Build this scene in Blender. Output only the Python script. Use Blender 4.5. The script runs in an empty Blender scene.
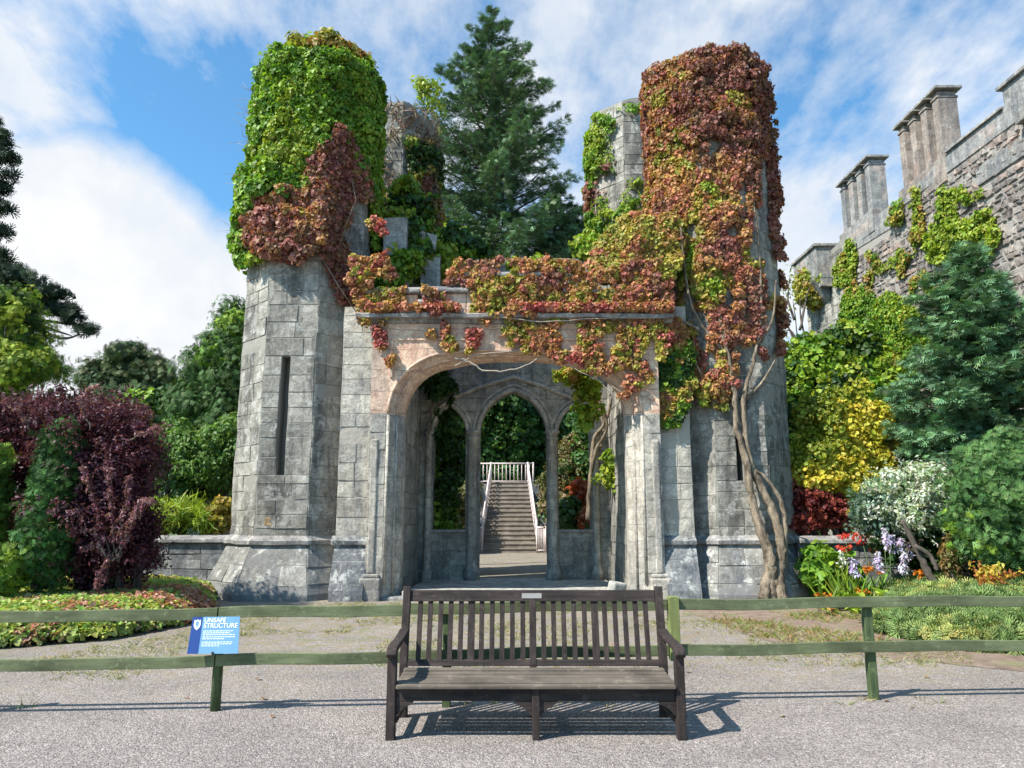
import bpy, math, random
import numpy as np
from mathutils import Vector
R = math.radians
rng = np.random.default_rng(7)
random.seed(7)
sc = bpy.context.scene
COL = sc.collection
PITCH = math.atan(132/740); FPX = 740.0
CP, SP = math.cos(PITCH), math.sin(PITCH)
EYE = 1.6

def P(x, y, Y):
    "world point at depth Y that the photo shows at pixel x, y"
    u = (x-512)/FPX; v = (384-y)/FPX
    t = Y/(CP - v*SP)
    return Vector((u*t, Y, EYE + t*(SP + v*CP)))
def Zp(y, Y): return P(512, y, Y).z
def Xp(x, y, Y): return P(x, y, Y).x
def G(x, y, z=0.0):
    u = (x-512)/FPX; v = (384-y)/FPX
    t = (z-EYE)/(SP + v*CP)
    return (u*t, t*(CP - v*SP))
def proj(p):
    p = np.asarray(p, float)
    d = p[:, 1]*CP + (p[:, 2]-EYE)*SP
    up = -p[:, 1]*SP + (p[:, 2]-EYE)*CP
    return 512 + FPX*p[:, 0]/d, 384 - FPX*up/d
def inpoly(x, y, poly):
    ins = np.zeros(len(x), bool); n = len(poly)
    for i in range(n):
        x1, y1 = poly[i]; x2, y2 = poly[(i+1) % n]
        if y1 == y2: continue
        c = ((y1 > y) != (y2 > y)) & (x < (x2-x1)*(y-y1)/(y2-y1)+x1)
        ins ^= c
    return ins

# ---------- value noise ----------
_T = rng.random(4096)
def _h(i, j, k): return _T[(i*73 + j*179 + k*283 + (i*j) % 91) % 4096]
def noise(p, s=1.0):
    p = np.atleast_2d(np.asarray(p, float))*s + 1000.37
    i = np.floor(p).astype(np.int64); f = p-i; f = f*f*(3-2*f)
    r = 0
    for a in (0, 1):
        for b in (0, 1):
            for c in (0, 1):
                w = (f[:, 0] if a else 1-f[:, 0])*(f[:, 1] if b else 1-f[:, 1])*(f[:, 2] if c else 1-f[:, 2])
                r = r + w*_h(i[:, 0]+a, i[:, 1]+b, i[:, 2]+c)
    return r
def fbm(p, s=1.0, o=3):
    r = 0; a = .5; t = 0
    for k in range(o):
        r = r + a*noise(p, s*2**k); t += a; a *= .5
    return r/t

# ---------- tagging ----------
def tag(o, label=None, cat=None, group=None, kind=None):
    if label: o['label'] = label
    if cat: o['category'] = cat
    if group: o['group'] = group
    if kind: o['kind'] = kind
    return o
def empty(name, loc, label, cat, group=None):
    o = bpy.data.objects.new(name, None); COL.objects.link(o)
    o.location = loc; o.empty_display_size = .2
    bpy.context.view_layer.update()
    return tag(o, label, cat, group)
def link(name, me, mat, parent=None):
    o = bpy.data.objects.new(name, me); COL.objects.link(o)
    mats = mat if isinstance(mat, (list, tuple)) else [mat]
    for m in mats: me.materials.append(m)
    if parent is not None:
        o.parent = parent
        o.matrix_parent_inverse = world_of(parent).inverted()
    return o
from mathutils import Matrix
def world_of(o):
    m = Matrix.LocRotScale(o.location, o.rotation_euler, None)
    if o.parent is not None: m = world_of(o.parent) @ o.matrix_parent_inverse @ m
    return m

class MB:
    "collects polygons; build() links them as one mesh with metre UVs"
    def __init__(s): s.v = []; s.f = []; s.m = []; s.sm = []; s.a = {}
    def face(s, pts, mi=0, smooth=False):
        n = len(s.v); s.v += [tuple(p) for p in pts]; s.f.append(tuple(range(n, n+len(pts)))); s.m.append(mi); s.sm.append(smooth)
    def mesh(s, V, F, mi=0, smooth=False):
        n = len(s.v); s.v += [tuple(p) for p in V]
        for f in F: s.f.append(tuple(i+n for i in f)); s.m.append(mi); s.sm.append(smooth)
    def box(s, c, d, rot=(0, 0, 0), mi=0, taper=None):
        from mathutils import Euler
        M = Euler(rot).to_matrix(); hx, hy, hz = d[0]/2, d[1]/2, d[2]/2
        V = []
        for z in (-1, 1):
            k = (taper if (taper and z > 0) else 1)
            for x, y in ((-1, -1), (1, -1), (1, 1), (-1, 1)):
                V.append(Vector(c) + M @ Vector((x*hx*k, y*hy*k, z*hz)))
        s.mesh(V, [(3, 2, 1, 0), (4, 5, 6, 7), (0, 1, 5, 4), (1, 2, 6, 5), (2, 3, 7, 6), (3, 0, 4, 7)], mi)
    def b(s, x0, x1, y0, y1, z0, z1, mi=0): s.box(((x0+x1)/2, (y0+y1)/2, (z0+z1)/2), (abs(x1-x0), abs(y1-y0), abs(z1-z0)), mi=mi)
    def tube(s, pts, rad, n=8, mi=0, cap=True, lump=0.0, twist=0.0):
        pts = [Vector(p) for p in pts]; N = len(pts)
        if not hasattr(rad, '__len__'): rad = [rad]*N
        V = []; up0 = None
        for i, p in enumerate(pts):
            d = (pts[min(i+1, N-1)]-pts[max(i-1, 0)])
            if d.length < 1e-9: d = Vector((0, 0, 1))
            d.normalize()
            if up0 is None:
                up0 = Vector((1, 0, 0)) if abs(d.x) < .8 else Vector((0, 1, 0))
            a = (up0 - d*up0.dot(d)).normalized(); up0 = a; b = d.cross(a)
            for k in range(n):
                t = 2*math.pi*k/n + twist*i
                r = rad[i]*(1 + (lump*(random.random()-.5) if lump else 0))
                V.append(p + a*(r*math.cos(t)) + b*(r*math.sin(t)))
        F = [(i*n+k, i*n+(k+1) % n, (i+1)*n+(k+1) % n, (i+1)*n+k) for i in range(N-1) for k in range(n)]
        if cap: F += [tuple(range(n-1, -1, -1)), tuple((N-1)*n+k for k in range(n))]
        s.mesh(V, F, mi, True)
    def prism(s, poly, y0, y1, axis='y', mi=0):
        "extrude a 2-D outline; axis y: (x,z); axis x: (y,z); axis z: (x,y)"
        def q(a, b, c): return {'y': (a, c, b), 'x': (c, a, b), 'z': (a, b, c)}[axis]
        n = len(poly); V = [q(a, b, y0) for a, b in poly]+[q(a, b, y1) for a, b in poly]
        F = [tuple(range(n)), tuple(range(2*n-1, n-1, -1))]+[(i, i+n, (i+1) % n+n, (i+1) % n) for i in range(n)]
        s.mesh(V, F, mi)
    def lathe(s, prof, c, n=16, mi=0, smooth=True, ph=0):
        V = []; 
        for r, z in prof:
            for k in range(n):
                t = 2*math.pi*k/n+ph; V.append((c[0]+r*math.cos(t), c[1]+r*math.sin(t), c[2]+z))
        m = len(prof); F = [(i*n+k, i*n+(k+1) % n, (i+1)*n+(k+1) % n, (i+1)*n+k) for i in range(m-1) for k in range(n)]
        F += [tuple(range(n-1, -1, -1)), tuple((m-1)*n+k for k in range(n))]
        s.mesh(V, F, mi, smooth)
    def rough(s, amp, scale):
        V = np.array(s.v); 
        for a in range(3):
            V[:, a] += amp*(fbm(V+17*a, scale, 2)-.5)*2
        s.v = [tuple(p) for p in V]
    def build(s, name, mat, parent=None, bevel=0, weld=False, fix=True):
        me = bpy.data.meshes.new(name); me.from_pydata(s.v, [], s.f)
        if weld or fix:
            import bmesh
            bm = bmesh.new(); bm.from_mesh(me)
            bm.faces.ensure_lookup_table()
            for f, mi, sm in zip(bm.faces, s.m, s.sm): f.material_index = mi; f.smooth = sm
            if s.a:
                ly = bm.faces.layers.float.new('blk')
                for f in bm.faces: f[ly] = s.a.get(f.index, s.back)
            if weld: bmesh.ops.remove_doubles(bm, verts=bm.verts, dist=.0005)
            bmesh.ops.recalc_face_normals(bm, faces=bm.faces)
            bm.to_mesh(me); bm.free()
        uv = me.uv_layers.new(name='UVMap')
        for p in me.polygons:
            n = p.normal
            if abs(n.z) > .75: tx, ty = Vector((1, 0, 0)), Vector((0, 1, 0))
            else: tx = Vector((-n.y, n.x, 0)).normalized(); ty = Vector((0, 0, 1))
            for li in p.loop_indices:
                co = me.vertices[me.loops[li].vertex_index].co
                uv.data[li].uv = (co.dot(tx), co.dot(ty))
        o = link(name, me, mat, parent)
        if bevel:
            b = o.modifiers.new('bevel', 'BEVEL'); b.width = bevel; b.segments = 2; b.limit_method = 'ANGLE'; b.angle_limit = R(35)
        return o

MB.back = 0.0
def blocks(mb, f, L, z0, z1, ivals=None, cuts=(), hr=(.27, .40), lr=(.38, .85), g=.004, dep=(.003, .018), jit=.007, bev=.008, lo=.22):
    "coursed stones standing proud of a wall; f(x, z, out) gives the wall point"
    z = z0
    while z < z1-.05:
        h = random.uniform(*hr); zt = z+h
        for c in cuts:
            if z+.06 < c < zt+.08: zt = c; break
        if z1-zt < hr[0]*.5: zt = z1
        for (a, b) in (ivals(z, zt) if ivals else [(0, L)]):
            x = a
            while x < b-.03:
                w = random.uniform(*lr)
                if b-(x+w) < lr[0]*.6: w = b-x
                d = random.uniform(*dep); J = lambda: random.uniform(-jit, jit); gg = g*(.2+1.6*random.random())
                xa, xb, za, zb = x+gg, x+w-gg, z+gg, zt-gg
                if xb-xa > .02 and zb-za > .02:
                    o = [f(xa, za, -.01), f(xb, za, -.01), f(xb, zb, -.01), f(xa, zb, -.01)]
                    q = [f(xa+bev+J(), za+bev+J(), d+J()), f(xb-bev+J(), za+bev+J(), d+J()), f(xb-bev+J(), zb-bev+J(), d+J()), f(xa+bev+J(), zb-bev+J(), d+J())]
                    t = lo+(1-lo)*random.random(); n = len(mb.f)
                    mb.face(q)
                    for i in range(4): mb.face([o[i], o[(i+1) % 4], q[(i+1) % 4], q[i]])
                    for i in range(n, n+5): mb.a[i] = t
                x += w
        z = zt
def planef(p0, t, n):
    p0, t, n = Vector(p0), Vector(t).normalized(), Vector(n).normalized()
    def f(x, z, o):
        q = p0+t*x+n*o; return Vector((q.x, q.y, z))
    return f
# ---------- leaves ----------
TPL = {
 'ivy': ([(0, 0, 0), (-.5, .22, .10), (-.36, .72, .06), (0, 1, -.12), (.36, .72, .06), (.5, .22, .10)], [(0, 3, 2, 1), (0, 5, 4, 3)]),
 'oval': ([(0, 0, 0), (-.26, .4, .08), (0, 1, -.1), (.26, .4, .08)], [(0, 3, 2, 1)]),
 'blade': ([(-.06, 0, 0), (.06, 0, 0), (.035, .6, .03), (-.035, .6, .03), (.008, 1, -.05), (-.008, 1, -.05)], [(0, 1, 2, 3), (3, 2, 4, 5)]),
 'sprig': ([(-.07, 0, 0), (.07, 0, 0), (.03, 1, -.1), (-.03, 1, -.1),
            (0, .1, 0), (.08, .02, 0), (.5, .62, -.06), (.42, .7, -.06),
            (-.08, .02, 0), (0, .1, 0), (-.42, .7, -.06), (-.5, .62, -.06),
            (0, .4, -.02), (.05, .33, -.02), (.33, .9, -.1), (.27, .94, -.1),
            (-.05, .33, -.02), (0, .4, -.02), (-.27, .94, -.1), (-.33, .9, -.1)],
           [(0, 1, 2, 3), (4, 5, 6, 7), (8, 9, 10, 11), (12, 13, 14, 15), (16, 17, 18, 19)]),
}
def unit(a): return a/np.maximum(np.linalg.norm(a, axis=1, keepdims=True), 1e-9)
def leaf_mesh(name, pos, nrm, tip, size, col, shape, mat, parent=None):
    tv, tf = TPL[shape]; tv = np.array(tv); tf = np.array(tf)
    N = len(pos); k = len(tv)
    n = unit(nrm); t = unit(tip - n*(np.sum(tip*n, 1, keepdims=True))); s = np.cross(t, n)
    size = np.asarray(size).reshape(-1, 1, 1)
    V = pos[:, None, :] + size*(tv[None, :, 0:1]*s[:, None, :] + tv[None, :, 1:2]*t[:, None, :] + tv[None, :, 2:3]*n[:, None, :])
    V = V.reshape(-1, 3)
    F = (np.arange(N)[:, None, None]*k + tf[None]).reshape(-1, 4)
    me = bpy.data.meshes.new(name)
    me.vertices.add(len(V)); me.vertices.foreach_set('co', V.astype(np.float32).ravel())
    me.loops.add(F.size); me.loops.foreach_set('vertex_index', F.astype(np.int32).ravel())
    me.polygons.add(len(F)); me.polygons.foreach_set('loop_start', (np.arange(len(F))*4).astype(np.int32))
    me.update(calc_edges=True)
    ca = me.color_attributes.new('tint', 'FLOAT_COLOR', 'POINT')
    c = np.ones((N, k, 4), np.float32); c[:, :, :3] = np.clip(col, .003, .95)[:, None, :]
    ca.data.foreach_set('color', c.ravel())
    return link(name, me, mat, parent)
def pal(n, palette, jit=.22, w=None):
    palette = np.array(palette, float)
    i = rng.choice(len(palette), n, p=w)
    return palette[i]
def jitter(c, j=.25):
    n = len(c)
    return c*(1+j*(rng.random((n, 1))*2-1))*(1+.12*(rng.random((n, 3))*2-1))
class Leaves:
    def __init__(s): s.p = []; s.n = []; s.t = []; s.z = []; s.c = []
    def add(s, p, n, t, z, c): s.p.append(p); s.n.append(n); s.t.append(t); s.z.append(z); s.c.append(c)
    def clumps(s, cen, rad, cols, per, size, out=None, outw=0.0, up=.35, hemi=-.35, jn=.35, droop=.6, flat=1.0, jc=.28, solid=.55):
        "leaf clumps: leaves over the outside of small irregular balls"
        M = len(cen); rad = np.broadcast_to(rad, (M,)); idx = np.repeat(np.arange(M), per)
        d = unit(rng.normal(size=(len(idx), 3)))
        bias = np.zeros((len(idx), 3)); bias[:, 2] = up
        if out is not None: bias += outw*out[idx]
        d = unit(d + bias)
        rr = rad[idx]*(1-solid*rng.random(len(idx))**1.3)
        off = d*rr[:, None]; off[:, 2] *= flat
        p = cen[idx]+off
        nn = unit(d + jn*rng.normal(size=d.shape))
        tip = np.zeros_like(d); tip[:, 2] = -droop; tip += .5*rng.normal(size=d.shape) + .5*d
        z = size*(.45+1.0*rng.random(len(idx)))
        s.add(p, nn, tip, z, jitter(cols[idx], jc))
    def build(s, name, shape, mat, parent=None):
        return leaf_mesh(name, np.concatenate(s.p), np.concatenate(s.n), np.concatenate(s.t), np.concatenate(s.z), np.concatenate(s.c), shape, mat, parent)
# ---------- materials ----------
class NT:
    def __init__(s, name):
        s.m = bpy.data.materials.new(name); s.m.use_nodes = True; s.t = s.m.node_tree; s.t.nodes.clear()
        s.out = s.n('ShaderNodeOutputMaterial'); s.p = s.n('ShaderNodeBsdfPrincipled'); s.l(s.p.outputs[0], s.out.inputs[0])
    def n(s, ty, **k):
        x = s.t.nodes.new(ty)
        for a, b in k.items():
            if a in x.inputs.keys(): x.inputs[a].default_value = b
            else: setattr(x, a, b)
        return x
    def l(s, a, b): s.t.links.new(a, b)
    def ramp(s, src, stops):
        r = s.n('ShaderNodeValToRGB'); e = r.color_ramp.elements
        while len(e) < len(stops): e.new(.5)
        for el, (p, c) in zip(e, stops):
            el.position = p; el.color = (c, c, c, 1) if not hasattr(c, '__len__') else (*c, 1)
        s.l(src, r.inputs[0]); return r.outputs[0]
    def mix(s, f, a, b, mode='MIX'):
        x = s.n('ShaderNodeMix', data_type='RGBA', blend_type=mode)
        for i, v in ((0, f), (6, a), (7, b)):
            if hasattr(v, 'is_linked'): s.l(v, x.inputs[i])
            elif i == 0: x.inputs[i].default_value = v
            else: x.inputs[i].default_value = (*v, 1)
        return x.outputs[2]
    def math(s, op, a, b=0.0, c=None):
        x = s.n('ShaderNodeMath', operation=op)
        for i, v in enumerate((a, b) if c is None else (a, b, c)):
            if hasattr(v, 'is_linked'): s.l(v, x.inputs[i])
            else: x.inputs[i].default_value = v
        return x.outputs[0]
    def noise(s, vec, scale, detail=4, rough=.6, sc3=None, out=0):
        if sc3:
            mp = s.n('ShaderNodeMapping'); mp.inputs['Scale'].default_value = sc3; s.l(vec, mp.inputs[0]); vec = mp.outputs[0]
        x = s.n('ShaderNodeTexNoise'); x.inputs['Scale'].default_value = scale; x.inputs['Detail'].default_value = detail; x.inputs['Roughness'].default_value = rough
        s.l(vec, x.inputs['Vector']); return x.outputs[out]
    def bump(s, h, strength, dist):
        b = s.n('ShaderNodeBump'); b.inputs['Strength'].default_value = strength; b.inputs['Distance'].default_value = dist
        s.l(h, b.inputs['Height']); s.l(b.outputs[0], s.p.inputs['Normal'])
    def rough(s, r): s.p.inputs['Roughness'].default_value = r
    def color(s, c): s.l(c, s.p.inputs['Base Color'])
    def obj(s): return s.n('ShaderNodeTexCoord').outputs['Object']
    def uv(s): return s.n('ShaderNodeTexCoord').outputs['UV']

def ashlar(name, c1, c2, mortar=(.3, .29, .27), bw=.62, rh=.31, dark=(.06, .07, .085), damp=.5, lichen=.5, ms=.010, low=0.0, warm=(.34, .31, .26), bstr=.8, blk=False):
    m = NT(name); uv = m.uv(); ob = m.n('ShaderNodeNewGeometry').outputs['Position']
    dn = m.noise(ob, 1.3, 2, .5, out=1); dn2 = m.noise(ob, 9, 2, .5, out=1)
    va = m.n('ShaderNodeVectorMath', operation='SCALE'); m.l(dn, va.inputs[0]); va.inputs['Scale'].default_value = .17
    vb = m.n('ShaderNodeVectorMath', operation='SCALE'); m.l(dn2, vb.inputs[0]); vb.inputs['Scale'].default_value = .045
    v1 = m.n('ShaderNodeVectorMath', operation='ADD'); m.l(uv, v1.inputs[0]); m.l(va.outputs[0], v1.inputs[1])
    v2 = m.n('ShaderNodeVectorMath', operation='ADD'); m.l(v1.outputs[0], v2.inputs[0]); m.l(vb.outputs[0], v2.inputs[1])
    br = m.n('ShaderNodeTexBrick'); m.l(v2.outputs[0], br.inputs['Vector'])
    br.offset = .43; br.squash = .72; br.squash_frequency = 3; br.offset_frequency = 2
    br.inputs['Color1'].default_value = (0, 0, 0, 1); br.inputs['Color2'].default_value = (1, 1, 1, 1); br.inputs['Mortar'].default_value = (.5, .5, .5, 1)
    br.inputs['Scale'].default_value = 1; br.inputs['Mortar Size'].default_value = ms; br.inputs['Mortar Smooth'].default_value = .35
    br.inputs['Brick Width'].default_value = bw; br.inputs['Row Height'].default_value = rh
    bc = br.outputs['Color']; bfac = br.outputs['Fac']
    if blk:
        at = m.n('ShaderNodeAttribute'); at.attribute_name = 'blk'; bc = at.outputs['Fac']; bfac = m.ramp(bc, [(.02, 1.), (.06, 0.)])
    base = m.mix(m.ramp(bc, [(.0, 0.), (1., 1.)]), c1, c2)
    # odd warm stones
    wn = m.ramp(bc, [(.80, 0.), (.84, 1.)])
    base = m.mix(m.math('MULTIPLY', wn, .5), base, warm)
    big = m.noise(ob, .55, 5, .65)
    base = m.mix(m.math('MULTIPLY', m.ramp(big, [(.38, 0.), (.62, 1.)]), .8*damp), base, tuple(x*.45 for x in c1))
    st = m.noise(ob, 1.6, 6, .7, sc3=(1.6, 1.6, .28))
    base = m.mix(m.math('MULTIPLY', m.ramp(st, [(.47, 0.), (.56, .75), (.64, 1.)]), damp), base, dark)
    if low > 0:
        z = m.n('ShaderNodeSeparateXYZ'); m.l(ob, z.inputs[0])
        f = m.ramp(m.math('MULTIPLY', m.math('ADD', z.outputs[2], m.math('MULTIPLY', big, 3.0)), .2), [(.3, 1.), (.85, 0.)])
        base = m.mix(m.math('MULTIPLY', f, low), base, dark)
    fn = m.noise(ob, 22, 6, .75)
    base = m.mix(.8, base, m.ramp(fn, [(.25, .22), (.5, .5), (.75, .8)]), 'OVERLAY')
    mid = m.noise(ob, 5, 5, .7)
    base = m.mix(.8, base, m.ramp(mid, [(.28, .22), (.5, .5), (.72, .8)]), 'OVERLAY')
    wl = m.noise(ob, 3.2, 8, .8)
    base = m.mix(m.math('MULTIPLY', m.ramp(wl, [(.53, 0.), (.60, 1.)]), lichen*.8), base, (.56, .55, .50))
    mo = m.math('MULTIPLY', bfac, .8) if blk else m.math('MULTIPLY', bfac, m.ramp(mid, [(.36, .1), (.58, 1.)]))
    base = m.mix(mo, base, mortar)
    m.color(base); m.rough(.92)
    h = m.math('ADD', m.math('MULTIPLY', bfac, 0.0 if blk else -.7), m.math('ADD', m.math('MULTIPLY', mid, .9), m.math('MULTIPLY', fn, .35)))
    m.bump(h, bstr, .035)
    return m.m

def rubble(name, cols, mortar, sx=2.6, sz=5.0):
    m = NT(name); uv = m.uv(); ob = m.n('ShaderNodeNewGeometry').outputs['Position']
    mp = m.n('ShaderNodeMapping'); mp.inputs['Scale'].default_value = (sx, sz, 1); m.l(uv, mp.inputs[0])
    dn = m.noise(ob, 3, 2, .5, out=1)
    va = m.n('ShaderNodeVectorMath', operation='SCALE'); m.l(dn, va.inputs[0]); va.inputs['Scale'].default_value = .35
    v1 = m.n('ShaderNodeVectorMath', operation='ADD'); m.l(mp.outputs[0], v1.inputs[0]); m.l(va.outputs[0], v1.inputs[1])
    a = m.n('ShaderNodeTexVoronoi', voronoi_dimensions='2D', feature='F1'); m.l(v1.outputs[0], a.inputs['Vector']); a.inputs['Scale'].default_value = 1; a.inputs['Randomness'].default_value = 1
    b = m.n('ShaderNodeTexVoronoi', voronoi_dimensions='2D', feature='DISTANCE_TO_EDGE'); m.l(v1.outputs[0], b.inputs['Vector']); b.inputs['Scale'].default_value = 1; b.inputs['Randomness'].default_value = 1
    sp = m.n('ShaderNodeSeparateColor'); m.l(a.outputs['Color'], sp.inputs[0])
    c = m.ramp(sp.outputs[0], [(i/(len(cols)-1), q) for i, q in enumerate(cols)])
    fn = m.noise(ob, 14, 5, .7); c = m.mix(.7, c, m.ramp(fn, [(.3, .3), (.7, .7)]), 'OVERLAY')
    e = m.ramp(b.outputs['Distance'], [(.02, 1.), (.09, 0.)])
    c = m.mix(m.math('MULTIPLY', e, .85), c, mortar)
    big = m.noise(ob, .4, 4, .6); c = m.mix(m.math('MULTIPLY', m.ramp(big, [(.45, 0.), (.7, 1.)]), .5), c, (.10, .09, .08))
    m.color(c); m.rough(.95)
    m.bump(m.math('ADD', m.math('MULTIPLY', m.ramp(b.outputs['Distance'], [(.02, 0.), (.25, 1.)]), 1.0), m.math('MULTIPLY', fn, .3)), .8, .06)
    return m.m

def leafmat(name, trans=.35, rough=.5, spec=.3):
    m = NT(name); a = m.n('ShaderNodeVertexColor'); a.layer_name = 'tint'
    m.color(a.outputs[0]); m.rough(rough); m.p.inputs['Specular IOR Level'].default_value = spec
    t = m.n('ShaderNodeBsdfTranslucent')
    g = m.mix(1.0, a.outputs[0], (1.15, 1.2, .55), 'MULTIPLY')
    m.l(g, t.inputs[0]); mx = m.n('ShaderNodeMixShader'); mx.inputs[0].default_value = trans
    m.l(m.p.outputs[0], mx.inputs[1]); m.l(t.outputs[0], mx.inputs[2]); m.l(mx.outputs[0], m.out.inputs[0])
    return m.m
def bark(name, c1, c2, sc=6, zs=.25):
    m = NT(name); ob = m.obj(); n1 = m.noise(ob, sc, 6, .7, sc3=(1, 1, zs)); n2 = m.noise(ob, sc*5, 4, .7)
    c = m.mix(m.ramp(n1, [(.35, 0.), (.65, 1.)]), c1, c2); c = m.mix(.6, c, m.ramp(n2, [(.3, .3), (.7, .7)]), 'OVERLAY')
    m.color(c); m.rough(.95); m.bump(m.math('ADD', n1, m.math('MULTIPLY', n2, .4)), .9, .04); return m.m
def wood(name, c1, c2, rough=.65, ax=(1, 12, 12), sc=3, bs=.3):
    m = NT(name); ob = m.obj(); n1 = m.noise(ob, sc, 6, .65, sc3=ax); n2 = m.noise(ob, 2.5, 3, .5)
    c = m.mix(m.ramp(n1, [(.3, 0.), (.7, 1.)]), c1, c2); c = m.mix(.6, c, m.ramp(n2, [(.3, .2), (.7, .8)]), 'OVERLAY')
    n3 = m.noise(ob, 14, 6, .8); c = m.mix(m.math('MULTIPLY', m.ramp(n3, [(.55, 0.), (.68, 1.)]), .45), c, tuple(min(1, x*2.2+.02) for x in c2))
    m.color(c); m.rough(rough); m.bump(n1, bs*1.6, .008); m.p.inputs['Specular IOR Level'].default_value = .3; return m.m
def plain(name, c, rough=.7, nz=.25, sc=8, bs=.1):
    m = NT(name); ob = m.obj(); n1 = m.noise(ob, sc, 5, .65)
    m.color(m.mix(nz*2, c, m.ramp(n1, [(.3, .3), (.7, .7)]), 'OVERLAY')); m.rough(rough); m.bump(n1, bs, .01); return m.m

B_TOWER = ashlar('tower_blocks', (.205, .188, .155), (.46, .43, .36), low=.34, damp=.75, lichen=.6, dark=(.045, .044, .040), mortar=(.28, .265, .225), blk=True)
B_PALE = ashlar('pale_blocks', (.36, .325, .265), (.60, .54, .44), low=.14, damp=.5, lichen=.4, mortar=(.38, .34, .28), blk=True)
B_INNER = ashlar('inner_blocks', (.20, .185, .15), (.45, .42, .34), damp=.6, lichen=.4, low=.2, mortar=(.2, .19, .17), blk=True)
B_BASE = ashlar('plinth_blocks', (.18, .168, .145), (.38, .36, .31), low=.15, damp=.6, lichen=.9, mortar=(.18, .175, .165), blk=True)
B_RUB = ashlar('rubble_blocks', (.13, .10, .085), (.42, .37, .32), damp=.35, lichen=.25, mortar=(.36, .33, .29), warm=(.30, .17, .12), blk=True, bstr=1.0)
B_LOWW = ashlar('garden_wall_blocks', (.13, .13, .13), (.26, .26, .25), damp=.5, lichen=.5, mortar=(.12, .12, .11), blk=True)
M_TOWER = ashlar('grey_tower_stone', (.19, .185, .17), (.52, .50, .45), low=.38, damp=.7, lichen=.7, dark=(.045, .046, .048))
M_BASE = ashlar('plinth_stone', (.15, .15, .145), (.30, .295, .28), low=.3, damp=.75, lichen=.8, rh=.42, bw=.8)
M_PALE = ashlar('pale_jamb_stone', (.42, .37, .30), (.64, .57, .46), damp=.45, lichen=.3, bw=.5, low=.25)
M_PINK = ashlar('pink_sandstone', (.60, .37, .25), (.74, .51, .36), damp=.25, lichen=.15, bw=.8, rh=.42, warm=(.46, .36, .28), ms=.007, mortar=(.3, .24, .2))
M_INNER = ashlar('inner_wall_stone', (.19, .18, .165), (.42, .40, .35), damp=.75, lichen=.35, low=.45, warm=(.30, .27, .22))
M_TRIM = ashlar('weathered_coping_stone', (.26, .24, .22), (.36, .33, .30), damp=.6, lichen=.5, bw=1.1, rh=.9, ms=.006)
M_LOWW = ashlar('dark_garden_wall_stone', (.13, .135, .14), (.2, .205, .21), damp=.7, lichen=.5, bw=.7, rh=.35)
M_SLAB = ashlar('pale_threshold_stone', (.40, .38, .33), (.5, .47, .42), damp=.4, lichen=.3, bw=1.4, rh=2, ms=.006)
M_RUBBLE = rubble('castle_rubble', [(.10, .07, .065), (.22, .18, .16), (.14, .10, .09), (.26, .235, .215), (.18, .14, .125), (.30, .27, .24)], (.24, .22, .19), sx=2.3, sz=4.6)
M_CDRESS = ashlar('castle_dressed_stone', (.24, .235, .22), (.36, .345, .32), damp=.55, lichen=.3, bw=.9, rh=.42, warm=(.36, .25, .20))
M_LEAF = leafmat('leaf'); M_NEEDLE = leafmat('needle', .12, .6, .2); M_PETAL = leafmat('petal', .3, .6, .2)
M_BARK = bark('bark', (.06, .045, .035), (.15, .12, .095)); M_VINE = bark('creeper_bark', (.05, .035, .022), (.33, .26, .18), 9, .4)
M_VINEP = bark('pale_stem_bark', (.28, .22, .17), (.45, .38, .30), 8, 1)
M_BENCH = wood('dark_bench_wood', (.014, .010, .009), (.048, .035, .030), rough=.8)
M_BENCHZ = wood('dark_bench_wood_upright', (.014, .010, .009), (.048, .034, .029), ax=(12, 12, 1), rough=.8)
M_SEAT = wood('worn_seat_wood', (.075, .060, .045), (.165, .135, .105), ax=(.7, 22, 5), rough=.85)
M_FENCE = wood('green_stained_timber', (.075, .09, .04), (.14, .155, .08), ax=(1, 10, 10), rough=.8)
M_POST = wood('green_stained_post', (.03, .05, .02), (.09, .12, .05), ax=(10, 10, 1), rough=.85)
M_POSTY = wood('yellow_green_post', (.15, .18, .06), (.22, .25, .09), ax=(10, 10, 1), rough=.85)
M_RAIL = plain('pinkish_white_paint', (.62, .52, .49), .7, .4)
M_STEP = plain('worn_step_stone', (.25, .21, .17), .95, .6, 3)
M_SIGNL = plain('light_blue_sign', (.15, .32, .52), .5, .06); M_SIGND = plain('dark_blue_sign', (.01, .05, .22), .5, .06)
M_WHITE = plain('white_print', (.8, .84, .86), .5, .02); M_BRASS = plain('dull_plaque_metal', (.26, .24, .22), .4, .2)
M_BOLT = plain('dark_bolt', (.03, .03, .03), .5)

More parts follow.
